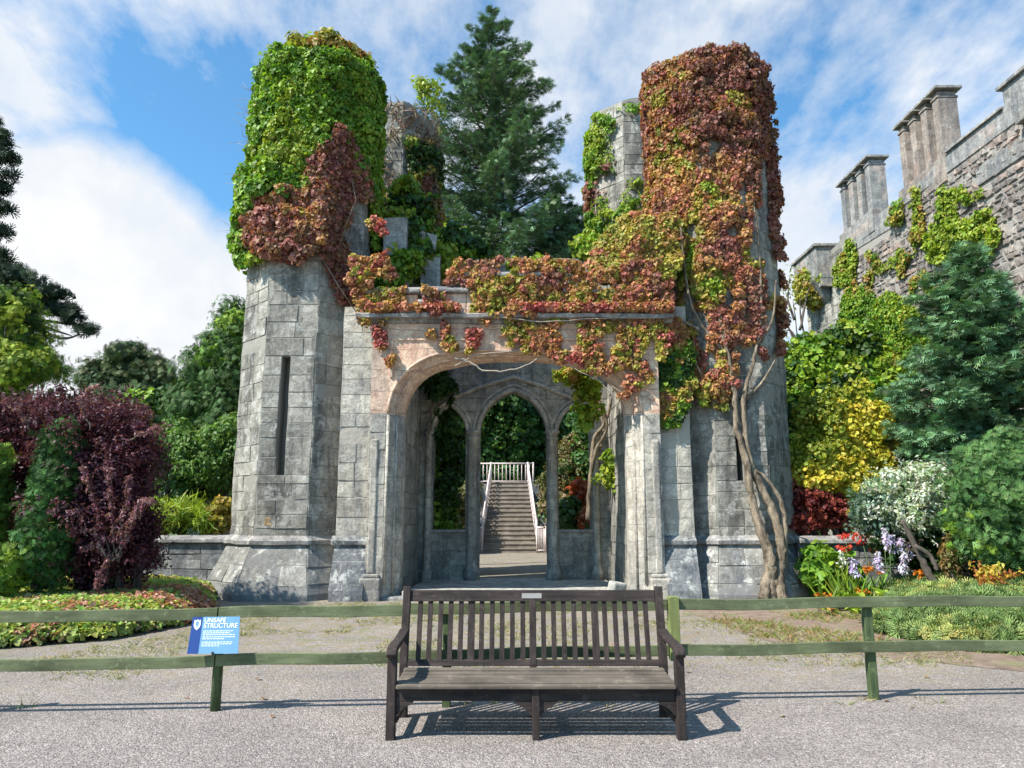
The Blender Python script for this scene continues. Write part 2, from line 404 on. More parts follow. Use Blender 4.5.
def ground_mat():
    m = NT('gravel_ground'); ob = m.n('ShaderNodeNewGeometry').outputs['Position']
    v = m.n('ShaderNodeTexVoronoi', feature='F1'); v.inputs['Scale'].default_value = 80; m.l(ob, v.inputs['Vector'])
    sp = m.n('ShaderNodeSeparateColor'); m.l(v.outputs['Color'], sp.inputs[0])
    c = m.ramp(sp.outputs[0], [(0., (.13, .112, .10)), (.3, (.23, .196, .176)), (.55, (.29, .252, .228)), (.8, (.32, .262, .23)), (.97, (.42, .38, .34))])
    v2 = m.n('ShaderNodeTexVoronoi', feature='F1'); v2.inputs['Scale'].default_value = 24; m.l(ob, v2.inputs['Vector'])
    sp2 = m.n('ShaderNodeSeparateColor'); m.l(v2.outputs['Color'], sp2.inputs[0])
    c = m.mix(.22, c, m.ramp(sp2.outputs[1], [(0., .3), (1., .7)]), 'OVERLAY')
    big = m.noise(ob, .9, 5, .6); c = m.mix(.6, c, m.ramp(big, [(.3, .32), (.7, .64)]), 'OVERLAY')
    # moss and dead grass away from the walked strip
    s = m.n('ShaderNodeSeparateXYZ'); m.l(ob, s.inputs[0])
    yy = m.math('ADD', s.outputs[1], m.math('MULTIPLY', m.math('SUBTRACT', big, .5), 5.0))
    f = m.ramp(m.math('MULTIPLY', yy, .05), [(.34, 0.), (.47, 1.)])
    gn = m.noise(ob, 5, 6, .75)
    f = m.math('MULTIPLY', f, m.ramp(gn, [(.45, 0.), (.58, .75)]))
    c = m.mix(f, c, m.mix(m.ramp(m.noise(ob, 2.2, 3, .6), [(.45, 0.), (.6, 1.)]), (.28, .21, .11), (.19, .19, .06)))
    m.color(c); m.rough(.95)
    h = m.math('ADD', m.math('MULTIPLY', v.outputs['Distance'], -1.0), m.math('MULTIPLY', v2.outputs['Distance'], -.6))
    m.bump(m.math('ADD', h, m.noise(ob, 130, 2, .5)), .9, .012)
    return m.m
def soil_mat():
    m = NT('soil'); ob = m.n('ShaderNodeNewGeometry').outputs['Position']
    a = m.noise(ob, 6, 8, .8); b = m.noise(ob, 1.6, 4, .7)
    c = m.ramp(a, [(.3, (.10, .065, .045)), (.5, (.24, .165, .12)), (.7, (.36, .29, .22))])
    c = m.mix(m.ramp(b, [(.5, 0.), (.65, .7)]), c, (.20, .22, .08)); m.color(c); m.rough(1); m.bump(a, .9, .05); return m.m
def lawn_mat():
    m = NT('rough_grass'); ob = m.n('ShaderNodeNewGeometry').outputs['Position']
    a = m.noise(ob, 8, 6, .8); c = m.ramp(a, [(.3, (.03, .05, .012)), (.7, (.10, .14, .03))]); m.color(c); m.rough(1); m.bump(a, .8, .1); return m.m
M_GROUND = ground_mat(); M_SOIL = soil_mat(); M_LAWN = lawn_mat()
# ---------- the ruined gatehouse ----------
GX = 0.06; YF = 14.7
gate = empty('ruined_gatehouse', (GX, YF, 0), 'roofless grey stone gatehouse ruin with four tall octagonal towers round a pink sandstone archway', 'ruin')

def octv(cx, cy, ap, z):
    r = ap/math.cos(R(22.5))
    return [Vector((cx+r*math.cos(R(22.5+45*k)), cy+r*math.sin(R(22.5+45*k)), z)) for k in range(8)]
def tower(cx, cy, ap, z0, z1, mat, hole=None, ragged=.5, label=None):
    mb = MB(); V0 = octv(cx, cy, ap, 0)
    for k in range(8):
        a, b = V0[k], V0[(k+1) % 8]; L = (b-a).length
        us = list(np.linspace(0, 1, 6)); zs = list(np.arange(z0, z1+.01, .34)); 
        h = hole if (hole and k == 5) else None
        if h:
            us = sorted(set([0, .2, .8, 1, h[0]/L, h[1]/L])); zs = sorted(set([z for z in zs if abs(z-h[2]) > .12 and abs(z-h[3]) > .12]+[h[2], h[3]]))
        def pt(u, z, inn=0):
            p = a.lerp(b, u)
            if z >= zs[-1]-1e-6: z = z + ragged*(noise([[p.x*1.3, p.y*1.3, 5]])[0]-.5)
            q = Vector((p.x, p.y, z))
            dd = [(fbm([[q.x+31*i, q.y, q.z]], 2.6, 2)[0]-.5)*.055 for i in range(2)]
            e = min(u, 1-u)
            if e < .01: dd = [x*1.3 for x in dd]
            n = Vector((b.y-a.y, -(b.x-a.x), 0)).normalized()
            return Vector((q.x+dd[0], q.y+dd[1], q.z)) - n*inn
        for i in range(len(us)-1):
            for j in range(len(zs)-1):
                if h and abs(us[i]-h[0]/L) < 1e-6 and zs[j] >= h[2]-1e-6 and zs[j+1] <= h[3]+1e-6:
                    p = [pt(us[i], zs[j]), pt(us[i+1], zs[j]), pt(us[i+1], zs[j+1]), pt(us[i], zs[j+1])]
                    q = [pt(us[i], zs[j], .4), pt(us[i+1], zs[j], .4), pt(us[i+1], zs[j+1], .4), pt(us[i], zs[j+1], .4)]
                    mb.face([p[0], q[0], q[3], p[3]]); mb.face([p[1], p[2], q[2], q[1]]); mb.face(q)
                    if j == 0 or abs(zs[j]-h[2]) < 1e-6: mb.face([p[0], p[1], q[1], q[0]])
                    if abs(zs[j+1]-h[3]) < 1e-6: mb.face([p[3], q[3], q[2], p[2]])
                    continue
                mb.face([pt(us[i], zs[j]), pt(us[i+1], zs[j]), pt(us[i+1], zs[j+1]), pt(us[i], zs[j+1])])
    for k in range(8):
        a, b = V0[k], V0[(k+1) % 8]; L = (b-a).length; n = Vector((b.y-a.y, -(b.x-a.x), 0)).normalized(); h = hole if (hole and k == 5) else None
        def f(x, z, o, a=a, b=b, L=L, n=n):
            p = a.lerp(b, min(max(x/L, 0), 1)); dd = [(fbm([[p.x+31*i, p.y, z]], 2.6, 2)[0]-.5)*.055 for i in range(2)]
            return Vector((p.x+dd[0], p.y+dd[1], z))+n*o
        iv = (lambda za, zb: [(0, h[0]), (h[1], L)] if zb > h[2]+.01 and za < h[3]-.01 else [(0, L)]) if h else None
        blocks(mb, f, L, z0, z1-ragged*.6, iv, cuts=(h[2], h[3]) if h else ())
    top = octv(cx, cy, ap*.98, z1-.35); mb.face(top)
    t = mb.build('tower', mat, gate, weld=False)
    if label: t['label'] = label
    return t
def plinth(cx, cy, ap, fl, zt, par):
    mb = MB()
    rows = [(ap+fl, -.1), (ap+fl*.97, .12), (ap+fl*.55, zt*.5), (ap+.02, zt)]
    ring = [octv(cx, cy, r, z) for r, z in rows]
    for i in range(3):
        for k in range(8):
            a, b, c, d = ring[i][k], ring[i][(k+1) % 8], ring[i+1][(k+1) % 8], ring[i+1][k]
            n = 5
            for q in range(n):
                for w in range(3):
                    f = lambda u, v: a.lerp(b, u).lerp(d.lerp(c, u), v)
                    mb.face([f(q/n, w/3), f((q+1)/n, w/3), f((q+1)/n, (w+1)/3), f(q/n, (w+1)/3)])
    mb.rough(.02, 2.2)
    for k in range(8):
        L = (ring[1][(k+1) % 8]-ring[1][k]).length; n = Vector((ring[0][k].x+ring[0][(k+1) % 8].x-2*cx, ring[0][k].y+ring[0][(k+1) % 8].y-2*cy, .6)).normalized()
        def f(x, z, o, k=k, L=L, n=n):
            i = 0 if z < rows[1][1] else 1 if z < rows[2][1] else 2; t = (z-rows[i][1])/(rows[i+1][1]-rows[i][1]); u = x/L
            return ring[i][k].lerp(ring[i][(k+1) % 8], u).lerp(ring[i+1][k].lerp(ring[i+1][(k+1) % 8], u), t)+n*o
        blocks(mb, f, L, -.08, zt-.02, hr=(.3, .42), lr=(.5, 1.0))
    mb.build('plinth', B_BASE, par)
    mb = MB(); rows = [(ap+.02, zt-.07), (ap+.12, zt-.03), (ap+.13, zt+.04), (ap+.02, zt+.14)]
    ring = [octv(cx, cy, r, z) for r, z in rows]
    for i in range(3):
        for k in range(8):
            for q in range(4):
                f = lambda R_, u: R_[k].lerp(R_[(k+1) % 8], u)
                mb.face([f(ring[i], q/4), f(ring[i], (q+1)/4), f(ring[i+1], (q+1)/4), f(ring[i+1], q/4)])
    mb.rough(.018, 3); mb.build('string_course', M_TRIM, par, weld=True)
AP = 1.27
TLX, TRX, TY = GX-4.66, GX+4.58, 15.0+AP
LH = .54
TZ = 11.7
tl = tower(TLX, TY, AP, 1.05, TZ, B_TOWER, hole=(LH-.10-.09, LH-.09+.09, 2.41, 4.86), label='front tower with a tall slit window under green creeper'); plinth(TLX, TY, AP, .46, 1.08, tl)
tr = tower(TRX, TY, AP, 1.05, TZ, B_TOWER, hole=(LH-.12, LH+.02, 2.3, 3.2), label='front tower cloaked in red creeper'); plinth(TRX, TY, AP, .46, 1.08, tr)
YB = 18.8; RX = 3.62
rl = tower(GX-RX-.05, YB+.5+AP, AP, 0, 13.3, B_TOWER, ragged=1.2, label='back tower under dry brown stems'); rr = tower(GX+RX, YB+.5+AP, AP, 0, 13.5, B_TOWER, label='back tower with pale bare stone and green creeper')

# arch curves -------------------------------------------------
def tudor(w, h, r, n=9, m=12, bulge=.05):
    "half outline from springing (w,0) to apex (0,h)"
    c = w-r; lo, hi = .05, 1.55
    for _ in range(50):
        th = (lo+hi)/2; s = (c+r*math.cos(th))/math.sin(th)
        if r*math.sin(th)+s*math.cos(th) > h: lo = th
        else: hi = th
    a = [(c+r*math.cos(th*i/n), r*math.sin(th*i/n)) for i in range(n+1)]
    x0, z0 = a[-1]
    for i in range(1, m+1):
        t = i/m; a.append((x0*(1-t), z0+(h-z0)*t+bulge*math.sin(math.pi*t)))
    return a
def pointed(w, h, n=12):
    "two-centred half outline"
    Rr = (w*w+h*h)/(2*w); c = w-Rr; a = []
    t1 = math.atan2(h, -c)
    for i in range(n+1):
        t = t1*i/n; a.append((c+Rr*math.cos(t), Rr*math.sin(t)))
    a[-1] = (0, h); return a
def full(half, xc, zs, left_first=True):
    L = [(xc-x, zs+z) for x, z in half]; Rr = [(xc+x, zs+z) for x, z in half[:-1]][::-1]
    return L+Rr                     # left springing -> apex -> right springing

ZS, AR, AW = 3.62, 1.27, 2.55       # springing height, rise, half width of the outer order
outer = full(tudor(AW, AR, 1.25), GX, ZS)
mid = full(tudor(AW-.13, AR-.035, 1.16), GX, ZS)
inner = full(tudor(AW-.27, AR-.08, 1.06), GX, ZS)
PW, ZC = 2.90, 5.48                 # porch half width, underside of the cornice
def wall_plate(mb, arch, x0, x1, ztop, zbot, y, mi=0, split=None, nz=8):
    ax = [p[0] for p in arch]; zs = arch[0][1]
    for (a, b) in ((x0, ax[0]), (ax[-1], x1)):
        zz = [zbot+(zs-zbot)*i/nz for i in range(nz+1)]
        for i in range(nz): mb.face([(a, y, zz[i]), (b, y, zz[i]), (b, y, zz[i+1]), (a, y, zz[i+1])], 0)
        mb.face([(a, y, zs), (b, y, zs), (b, y, ztop), (a, y, ztop)], mi)
    for i in range(len(arch)-1):
        p, q = arch[i], arch[i+1]
        mb.face([(p[0], y, p[1]), (q[0], y, q[1]), (q[0], y, ztop), (p[0], y, ztop)], mi)
def sweep(mb, rings, mi=0, smooth=True):
    "rings: list of point lists of equal length"
    for r0, r1 in zip(rings, rings[1:]):
        for i in range(len(r0)-1): mb.face([r0[i], r0[i+1], r1[i+1], r1[i]], mi, smooth)
def ring3(arch, y, zb=0.0):
    pts = [(arch[0][0], y, z) for z in np.linspace(zb, arch[0][1], 9)[:-1]]
    pts += [(x, y, z) for x, z in arch]
    pts += [(arch[-1][0], y, z) for z in np.linspace(arch[-1][1], zb, 9)[1:]]
    return pts
mb = MB()
wall_plate(mb, outer, GX-PW, GX+PW, ZC, -.05, YF, mi=1)
mb.b(GX-PW, GX-PW+.02, YF+.003, YF+.62, -.05, ZC-.003); mb.b(GX+PW-.02, GX+PW, YF+.003, YF+.62, -.05, ZC-.003)
mb.back = .5
n0 = len(mb.f)
for xa, xb in ((GX-PW, outer[0][0]-.02), (outer[-1][0]+.02, GX+PW)): blocks(mb, planef((xa, YF, 0), (1, 0, 0), (0, -1, 0)), xb-xa, .5, ZS-.01, lr=(.3, .5), dep=(.004, .012))
front = mb.build('archway_wall', [B_PALE, M_PINK], gate)
front['label'] = 'pink and pale sandstone arch wall'
mb = MB()   # moulded orders, jambs in pale stone and arch in pink
def orders(mb, mi_fn):
    prof = [(outer, 0), (outer, .03), (mid, .16), (mid, .22), (inner, .42), (inner, .72)]
    rings = [ring3(a, YF+d) for a, d in prof]
    for r0, r1 in zip(rings, rings[1:]):
        for i in range(len(r0)-1):
            z = (r0[i][2]+r0[i+1][2])/2
            mb.face([r0[i], r0[i+1], r1[i+1], r1[i]], mi_fn(z))
orders(mb, lambda z: 1 if z > ZS else 0)
for dx in (-1, 1):
    X = GX+dx*(AW-.01); mb.tube([(X, YF+.02, .3), (X, YF+.02, ZS)], .035, 8); X = GX+dx*(AW-.15); mb.tube([(X, YF+.2, .06), (X, YF+.2, ZS)], .03, 8)
pts = [(x, YF+.01, z) for x, z in outer]; mb.tube(pts, .035, 8, mi=1)
pts = [(x, YF+.2, z) for x, z in full(tudor(AW-.15, AR-.05, 1.14), GX, ZS)]; mb.tube(pts, .03, 8, mi=1)
mb.build('arch_moulding', [M_PALE, M_PINK], gate)
# square label mould above the arch, recessed spandrel line
for dx in (-1, 1):
    mb = MB(); x = GX+dx*2.5; mb.b(x-.03, x+.03, YF-.035, YF+.01, 4.35, 5.12)
    mb.b(min(x, GX+dx*.9), max(x, GX+dx*.9), YF-.03, YF+.01, 5.12, 5.17)
    mb.build('label_moulding', M_PINK, gate, bevel=.01)
for k in range(4):
    mb = MB(); mb.b(GX-1.45+k*.62-.13, GX-1.45+k*.62+.13, YF-.05, YF+.01, 5.20, 5.42); mb.build('corbel_block', M_PINK, gate, bevel=.01)
# base blocks of the jambs
for dx in (-1, 1):
    mb = MB(); x = GX+dx*2.79
    mb.b(x-.2, x+.2, YF-.12, YF+.12, -.05, .42); mb.b(x-.17, x+.17, YF-.07, YF+.1, .421, .5)
    mb.b(x-.07, x+.07, YF-.04, YF+.02, .501, 3.1)
    mb.rough(.012, 3); mb.build('jamb_base', M_PALE, gate, bevel=.03)
# inner face and side infill
mb = MB(); y2 = YF+.72
wall_plate(mb, inner, GX-PW, GX+PW, ZC+.7, -.05, y2)
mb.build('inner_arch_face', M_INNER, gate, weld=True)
# strips between arch and towers
for dx in (-1, 1):
    mb = MB(); xa, xb = GX+dx*(PW+.003), GX+dx*3.55; xa, xb = min(xa, xb), max(xa, xb)
    zz = np.linspace(-.05, 5.9, 18); xs = np.linspace(xa, xb, 4)
    for i in range(3):
        for j in range(17): mb.face([(xs[i], 14.92, zz[j]), (xs[i+1], 14.92, zz[j]), (xs[i+1], 14.92, zz[j+1]), (xs[i], 14.92, zz[j+1])])
    mb.rough(.02, 3)
    mb.b(xa, xb, 15.0, 15.5, -.05, 5.88)
    blocks(mb, planef((xa, 14.92, 0), (1, 0, 0), (0, -1, 0)), xb-xa, 1.2, 5.85, lr=(.3, .6))
    w = mb.build('link_wall', B_PALE, gate)
    mb = MB(); mb.prism([(14.86, 1.02), (14.80, 1.05), (14.79, 1.12), (14.9, 1.22)], xa-.06 if dx < 0 else xa, xb, 'x')
    mb.prism([(14.5, -.05), (14.52, .2), (14.86, 1.02), (15.0, 1.02), (15.0, -.05)], xa+.002, xb-.002, 'x')
    mb.rough(.01, 3); mb.build('plinth', M_BASE, gate)
# cornice
mb = MB()
prof = [(YF+.05, ZC-.02), (YF-.04, ZC), (YF-.09, ZC+.05), (YF-.20, ZC+.08), (YF-.22, ZC+.15), (YF-.12, ZC+.20), (YF+.05, ZC+.22)]
xs = np.linspace(GX-3.22, GX+3.22, 40)
for i in range(39):
    for a, b in zip(prof, prof[1:]):
        mb.face([(xs[i], *a), (xs[i+1], *a), (xs[i+1], *b), (xs[i], *b)])
for x in (xs[0], xs[-1]): mb.face([(x, *a) for a in prof])
mb.rough(.022, 3); mb.build('cornice', M_TRIM, gate, weld=True)
# crow-stepped parapet
zc = ZC+.2
mb = MB(); caps = MB()
steps = [(-3.1, -2.0, 6.10), (-2.0, -1.75, 5.86), (-1.75, -1.0, 6.12), (-1.0, 1.05, 6.46), (1.05, 1.75, 6.12), (1.75, 2.0, 5.86), (2.0, 3.1, 6.10)]
for i, (a, b, z) in enumerate(steps):
    mb.b(GX+a+.002, GX+b-.002, YF, YF+.45, zc-.02, z)
    caps.prism([(YF-.10, z+.003), (YF-.11, z+.07), (YF+.0, z+.15), (YF+.45, z+.16), (YF+.5, z+.06), (YF+.5, z+.003)], GX+a-.05*(z > 5.9), GX+b+.05*(z > 5.9), 'x')
mb.build('parapet', M_PINK, gate, bevel=.02)
caps.rough(.02, 3); caps.build('parapet_coping', M_TRIM, gate, bevel=.02)
# side walls inside
for dx in (-1, 1):
    mb = MB(); xa, xb = GX+dx*2.40, GX+dx*3.4
    ys = np.linspace(y2+.003, YB-.003, 9); zz = np.linspace(-.05, 6.3, 17)
    for i in range(8):
        for j in range(16): mb.face([(xa, ys[i], zz[j]), (xa, ys[i+1], zz[j]), (xa, ys[i+1], zz[j+1]), (xa, ys[i], zz[j+1])])
    mb.rough(.02, 2.5)
    mb.b(min(xa, xb)+(.03 if dx > 0 else 0), max(xa, xb)-(.03 if dx < 0 else 0), ys[0]+.01, ys[-1]-.01, -.05, 6.28)
    blocks(mb, planef((xa, ys[0], 0), (0, 1, 0), (-dx, 0, 0)), ys[-1]-ys[0], 0, 6.25)
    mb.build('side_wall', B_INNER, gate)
# back wall with three traceried openings
zsp = Zp(434, YB)
cL, cR = Xp(480, 434, YB), Xp(546.5, 434, YB); cc, cw = (cL+cR)/2, (cR-cL)/2
zap = Zp(392, YB)
l0, l1 = Xp(434, 434, YB), Xp(466, 434, YB); r0_, r1_ = Xp(558, 434, YB), Xp(590, 434, YB)
zsl = Zp(530, YB); zsa = Zp(407, YB)
ops = [dict(c=(l0+l1)/2, w=(l1-l0)/2, s=zsl, h=zsa-zsp), dict(c=cc, w=cw, s=0, h=zap-zsp), dict(c=(r0_+r1_)/2, w=(r1_-r0_)/2, s=zsl, h=zsa-zsp)]
mb = MB(); TH = .42; xw0, xw1 = GX-2.8, GX+2.9; ZT = 8.35
def quadg(mb, x0, x1, z0, z1, y):
    nx = max(1, int(abs(x1-x0)/.5)); nz = max(1, int((z1-z0)/.5))
    X = np.linspace(x0, x1, nx+1); Z = np.linspace(z0, z1, nz+1)
    for i in range(nx):
        for j in range(nz): mb.face([(X[i], y, Z[j]), (X[i+1], y, Z[j]), (X[i+1], y, Z[j+1]), (X[i], y, Z[j+1])])
edges = [xw0, ops[0]['c']-ops[0]['w'], ops[0]['c']+ops[0]['w'], cL, cR, ops[2]['c']-ops[2]['w'], ops[2]['c']+ops[2]['w'], xw1]
for y in (YB, YB+TH):
    for i in (0, 2, 4, 6): quadg(mb, edges[i], edges[i+1], -.05, ZT, y)
    for o in ops:
        A = full(pointed(o['w'], o['h']), o['c'], zsp)
        for p, q in zip(A, A[1:]): mb.face([(p[0], y, p[1]), (q[0], y, q[1]), (q[0], y, ZT), (p[0], y, ZT)])
        if o['s'] > 0: quadg(mb, o['c']-o['w'], o['c']+o['w'], -.05, o['s'], y)
for o in ops:
    A = [(o['c']-o['w'], o['s'])]+full(pointed(o['w'], o['h']), o['c'], zsp)+[(o['c']+o['w'], o['s'])]
    for p, q in zip(A, A[1:]): mb.face([(p[0], YB, p[1]), (q[0], YB, q[1]), (q[0], YB+TH, q[1]), (p[0], YB+TH, p[1])])
    if o['s'] > 0: mb.face([(A[0][0], YB, o['s']), (A[-1][0], YB, o['s']), (A[-1][0], YB+TH, o['s']), (A[0][0], YB+TH, o['s'])])
mb.face([(xw0, YB, ZT), (xw1, YB, ZT), (xw1, YB+TH, ZT), (xw0, YB+TH, ZT)])
mb.rough(.008, 2); mb.back = .45
def riv(za, zb):
    out = []; x = xw0
    for o in ops:
        if zb <= o['s']+.02: continue
        zt_ = zsp+o['h']
        if za >= zt_+.02: continue
        t = max(0, (za-zsp)/o['h']); w = o['w']*(1-t**2.0)+.04 if t < 1 else 0
        out.append((x-xw0, o['c']-w-xw0)); x = o['c']+w
    out.append((x-xw0, xw1-xw0)); return [(a, b) for a, b in out if b-a > .12]
blocks(mb, planef((xw0, YB, 0), (1, 0, 0), (0, -1, 0)), xw1-xw0, 0, ZT-.02, riv, cuts=(zsl, zsp), lr=(.35, .7), dep=(.006, .02))
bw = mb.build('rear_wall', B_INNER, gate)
mb = MB()
for o in ops:
    w, h = o['w'], o['h']
    for dd, yy, rr_ in ((.05, -.03, .06), (.16, .02, .05)):
        mb.tube([(x, YB+yy, z) for x, z in full(pointed(w+dd, h+dd*1.15), o['c'], zsp)], rr_, 8)
# long drip mould
dz = [(Xp(400, 418, YB), Zp(424, YB)), (Xp(430, 410, YB), Zp(414, YB)), (Xp(455, 400, YB), Zp(397, YB)), (Xp(480, 390, YB), Zp(387, YB)), (cc, Zp(377, YB)), (Xp(545, 388, YB), Zp(387, YB)), (Xp(570, 398, YB), Zp(398, YB)), (Xp(600, 410, YB), Zp(413, YB)), (Xp(622, 410, YB), Zp(424, YB))]
mb.tube([(x, YB-.03, z) for x, z in dz], .055, 6)
mb.build('window_tracery', M_PALE, bw)
for i, xc in enumerate(((l1+cL)/2, (cR+r0_)/2, l0-.12, r1_+.12)):
    mb = MB(); q = 1 if i < 2 else .7
    mb.lathe([(.20*q, 0), (.20*q, .25), (.16*q, .32), (.125*q, .42), (.12*q, zsp-.16), (.15*q, zsp-.13), (.15*q, zsp-.09), (.12*q, zsp-.07), (.14*q, zsp-.02), (.19*q, zsp+.02), (.19*q, zsp+.07), (.1*q, zsp+.1)], (xc, YB-.04, .0), 16)
    mb.build('column', M_PALE, bw)
for o in (ops[0], ops[2]):
    mb = MB(); mb.b(o['c']-o['w']-.05, o['c']+o['w']+.05, YB-.08, YB+.2, o['s']-.06, o['s']+.012); mb.build('window_sill', M_TRIM, bw, bevel=.015)
# broken wall tops behind the parapet
mb = MB(); p = P(398, 222, 16.6); q = P(398, 290, 16.6)
mb.b(p.x-.28, p.x+.26, 16.3, 16.9, 6.0, p.z); mb.rough(.03, 2); mb.build('broken_pier', M_TRIM, gate, bevel=.03)
mb = MB(); p = P(430, 245, 16.9)
mb.box((p.x-.12, 16.9, p.z+.02), (.42, .42, .44), (0.05, .08, .5)); mb.b(p.x-.2, p.x+.26, 16.8, 17.3, 6.0, p.z-.25); mb.rough(.02, 2); mb.build('broken_pier', M_TOWER, gate, bevel=.02)
# threshold and step slabs
mb = MB(); mb.b(GX-2.2, GX+2.05, YF+.15, YF+.75, -.05, .17); mb.rough(.02, 2); mb.build('threshold_slab', M_SLAB, gate, bevel=.03)
mb = MB(); mb.b(GX-2.6, GX+2.6, YF-.02, YF+.35, -.06, .07); mb.rough(.02, 2); mb.build('threshold_slab', M_TRIM, gate, bevel=.03)
mb = MB(); mb.b(GX-2.24, GX+2.24, YF+.76, YB+.45, -.05, .06); mb.build('porch_floor', M_SLAB, gate)
# fallen stone
mb = MB(); mb.box((2.02, YF+.05, .22), (.30, .24, .26), (.2, .15, .6)); mb.rough(.04, 4)
tag(mb.build('fallen_stone', M_SLAB, None, bevel=.04), 'loose pale block of stone lying at the right end of the archway threshold', 'stone')

# garden walls either side
def gwall(x0, x1, y, zt, label):
    r = empty('garden_wall', ((x0+x1)/2, y, 0), label, 'garden wall', 'low walls either side of the gatehouse')
    mb = MB(); n = 14; X = np.linspace(x0, x1, n+1); Z = np.linspace(-.05, zt-.1, 5)
    for i in range(n):
        for j in range(4): mb.face([(X[i], y, Z[j]), (X[i+1], y, Z[j]), (X[i+1], y, Z[j+1]), (X[i], y, Z[j+1])])
    mb.rough(.02, 2); mb.b(x0, x1, y+.04, y+.45, -.05, zt-.1)
    blocks(mb, planef((x0, y, 0), (1, 0, 0), (0, -1, 0)), x1-x0, 0, zt-.11, hr=(.2, .32), lr=(.35, .8)); mb.build('wall', B_LOWW, r)
    mb = MB(); L = (x1-x0)/6
    for i in range(6): mb.prism([(y-.09, zt-.1), (y-.09, zt-.02), (y+.2, zt+.05), (y+.52, zt-.02), (y+.52, zt-.1)], x0+i*L+.004, x0+(i+1)*L-.004, 'x')
    mb.rough(.012, 3); mb.build('coping', M_TRIM, r, bevel=.015)
gwall(-16, TLX-AP+.05, 15.9, 1.15, 'low dark stone wall with pale coping left of the gatehouse, partly behind purple bushes')
gwall(TRX+AP-.12, 13.0, 15.3, 1.15, 'low stone wall with grey coping behind the red and lilac flowers')

mb = MB(); p = P(269, 520, TY-AP); mb.b(p.x-.09, p.x+.12, TY-AP-.022, TY-AP+.1, p.z-.12, p.z+.06); mb.rough(.03, 6)
o = mb.build('tower_stone', plain('ochre_stone', (.34, .22, .11), .95, .5, 5, .4), tl, bevel=.012); o['label'] = 'small ochre patch stone low on the tower'
# ---------- bench ----------
BXL, BXR, BYF = -0.925, 1.275, 5.72
bx = (BXL+BXR)/2
bench = empty('park_bench', (bx, 6.05, 0), 'long dark wooden bench with slatted back standing on gravel in front of the arch', 'bench')
def leg_front(x, w, top):
    mb = MB(); mb.b(x-w/2, x+w/2, BYF, BYF+.075, 0, top); return mb.build('leg', M_BENCHZ, bench, bevel=.005)
leg_front(BXL+.04, .066, .60); leg_front(BXR-.04, .066, .60); leg_front(bx, .055, .366)
def backpost(x, w, top, z0=0):
    mb = MB()
    mb.prism([(6.34, 0), (6.42, 0), (6.36, .40), (6.47, top), (6.41, top+.004), (6.285, .42), (6.285, .34)], x-w/2, x+w/2, 'x')
    return mb.build('leg', M_BENCHZ, bench, bevel=.005)
backpost(BXL+.045, .062, 1.015); backpost(BXR-.045, .062, 1.015); backpost(bx-.003, .055, .93)
mb = MB()
for i, (y0, w) in enumerate(((5.695, .07), (5.775, .085), (5.87, .085), (5.965, .085), (6.06, .085), (6.155, .085))):
    z = .393 + .004*i + .012*(i == 0)*-1 - .02*math.sin(math.pi*i/6)
    mb.box(((BXL+BXR)/2, y0+w/2, z-.012+.002*(i % 2)), (BXR-BXL-.13 if i else BXR-BXL-.155, w, .026))
mb.build('seat', M_SEAT, bench, bevel=.006)
mb = MB(); mb.b(BXL+.075, BXR-.075, BYF+.02, BYF+.05, .265, .365); mb.b(BXL+.075, BXR-.075, 6.29, 6.32, .26, .345)
for x in (BXL+.06, bx, BXR-.06): mb.b(x-.02, x+.02, BYF+.076, 6.33, .27, .348)
for x in (BXL+.06, BXR-.06): mb.b(x-.02, x+.02, BYF+.076, 6.33, .10, .14)
mb.build('seat_rail', M_BENCH, bench, bevel=.004)
def bracket(x, s):
    pr = [(x, .263), (x+s*.13, .263), (x+s*.12, .245), (x+s*.07, .225), (x+s*.03, .19), (x, .16)]
    mb = MB(); mb.prism(pr, BYF+.022, BYF+.048, 'y'); mb.build('bracket', M_BENCH, bench)
bracket(BXL+.076, 1); bracket(bx-.03, -1); bracket(bx+.03, 1); bracket(BXR-.076, -1)
br = MB()
def backY(z): return 6.29+(z-.42)*(6.43-6.29)/.55
mb = MB(); mb.prism([(backY(.40), .405), (backY(.40)+.04, .405), (backY(.45)+.04, .45), (backY(.45), .45)], BXL+.077, BXR-.077, 'x')
back = mb.build('backrest', M_BENCH, bench, bevel=.004)
half = (BXR-.076-bx)
for sgn in (-1, 1):
    for k in range(1, 12):
        x = bx+sgn*half*k/12; w = .058 if k == 6 else .040; x += (random.random()-.5)*.004
        mb = MB(); y0, y1 = backY(.44)+.01, backY(.915)+.01
        mb.prism([(y0, .44), (y0+.018, .44), (y1+.018, .915), (y1, .915)], x-w/2, x+w/2, 'x')
        mb.build('slat', M_BENCHZ, back, bevel=.002)
mb = MB(); y = backY(.90)
mb.prism([(y-.008, .897), (y+.04, .897), (y+.062, .985), (y+.01, .985)], BXL+.077, BXR-.077, 'x')
tr_ = mb.build('top_rail', M_BENCH, bench, bevel=.006)
mb = MB(); yy = backY(.94)-.012
mb.box((bx-.01, yy+.001, .942), (.165, .006, .042), (-R(14), 0, 0))
mb.build('plaque', M_BRASS, tr_, bevel=.001)
for x in (BXL+.04, BXR-.04):
    mb = MB(); mb.prism([(6.34, .690), (6.2, .672), (6.05, .660), (5.86, .658), (5.74, .648), (5.685, .628), (5.67, .60), (5.69, .575), (5.73, .585), (5.80, .612), (6.0, .625), (6.2, .635), (6.34, .648)], x-.038, x+.038, 'x')
    mb.build('armrest', M_BENCHZ, bench, bevel=.008)
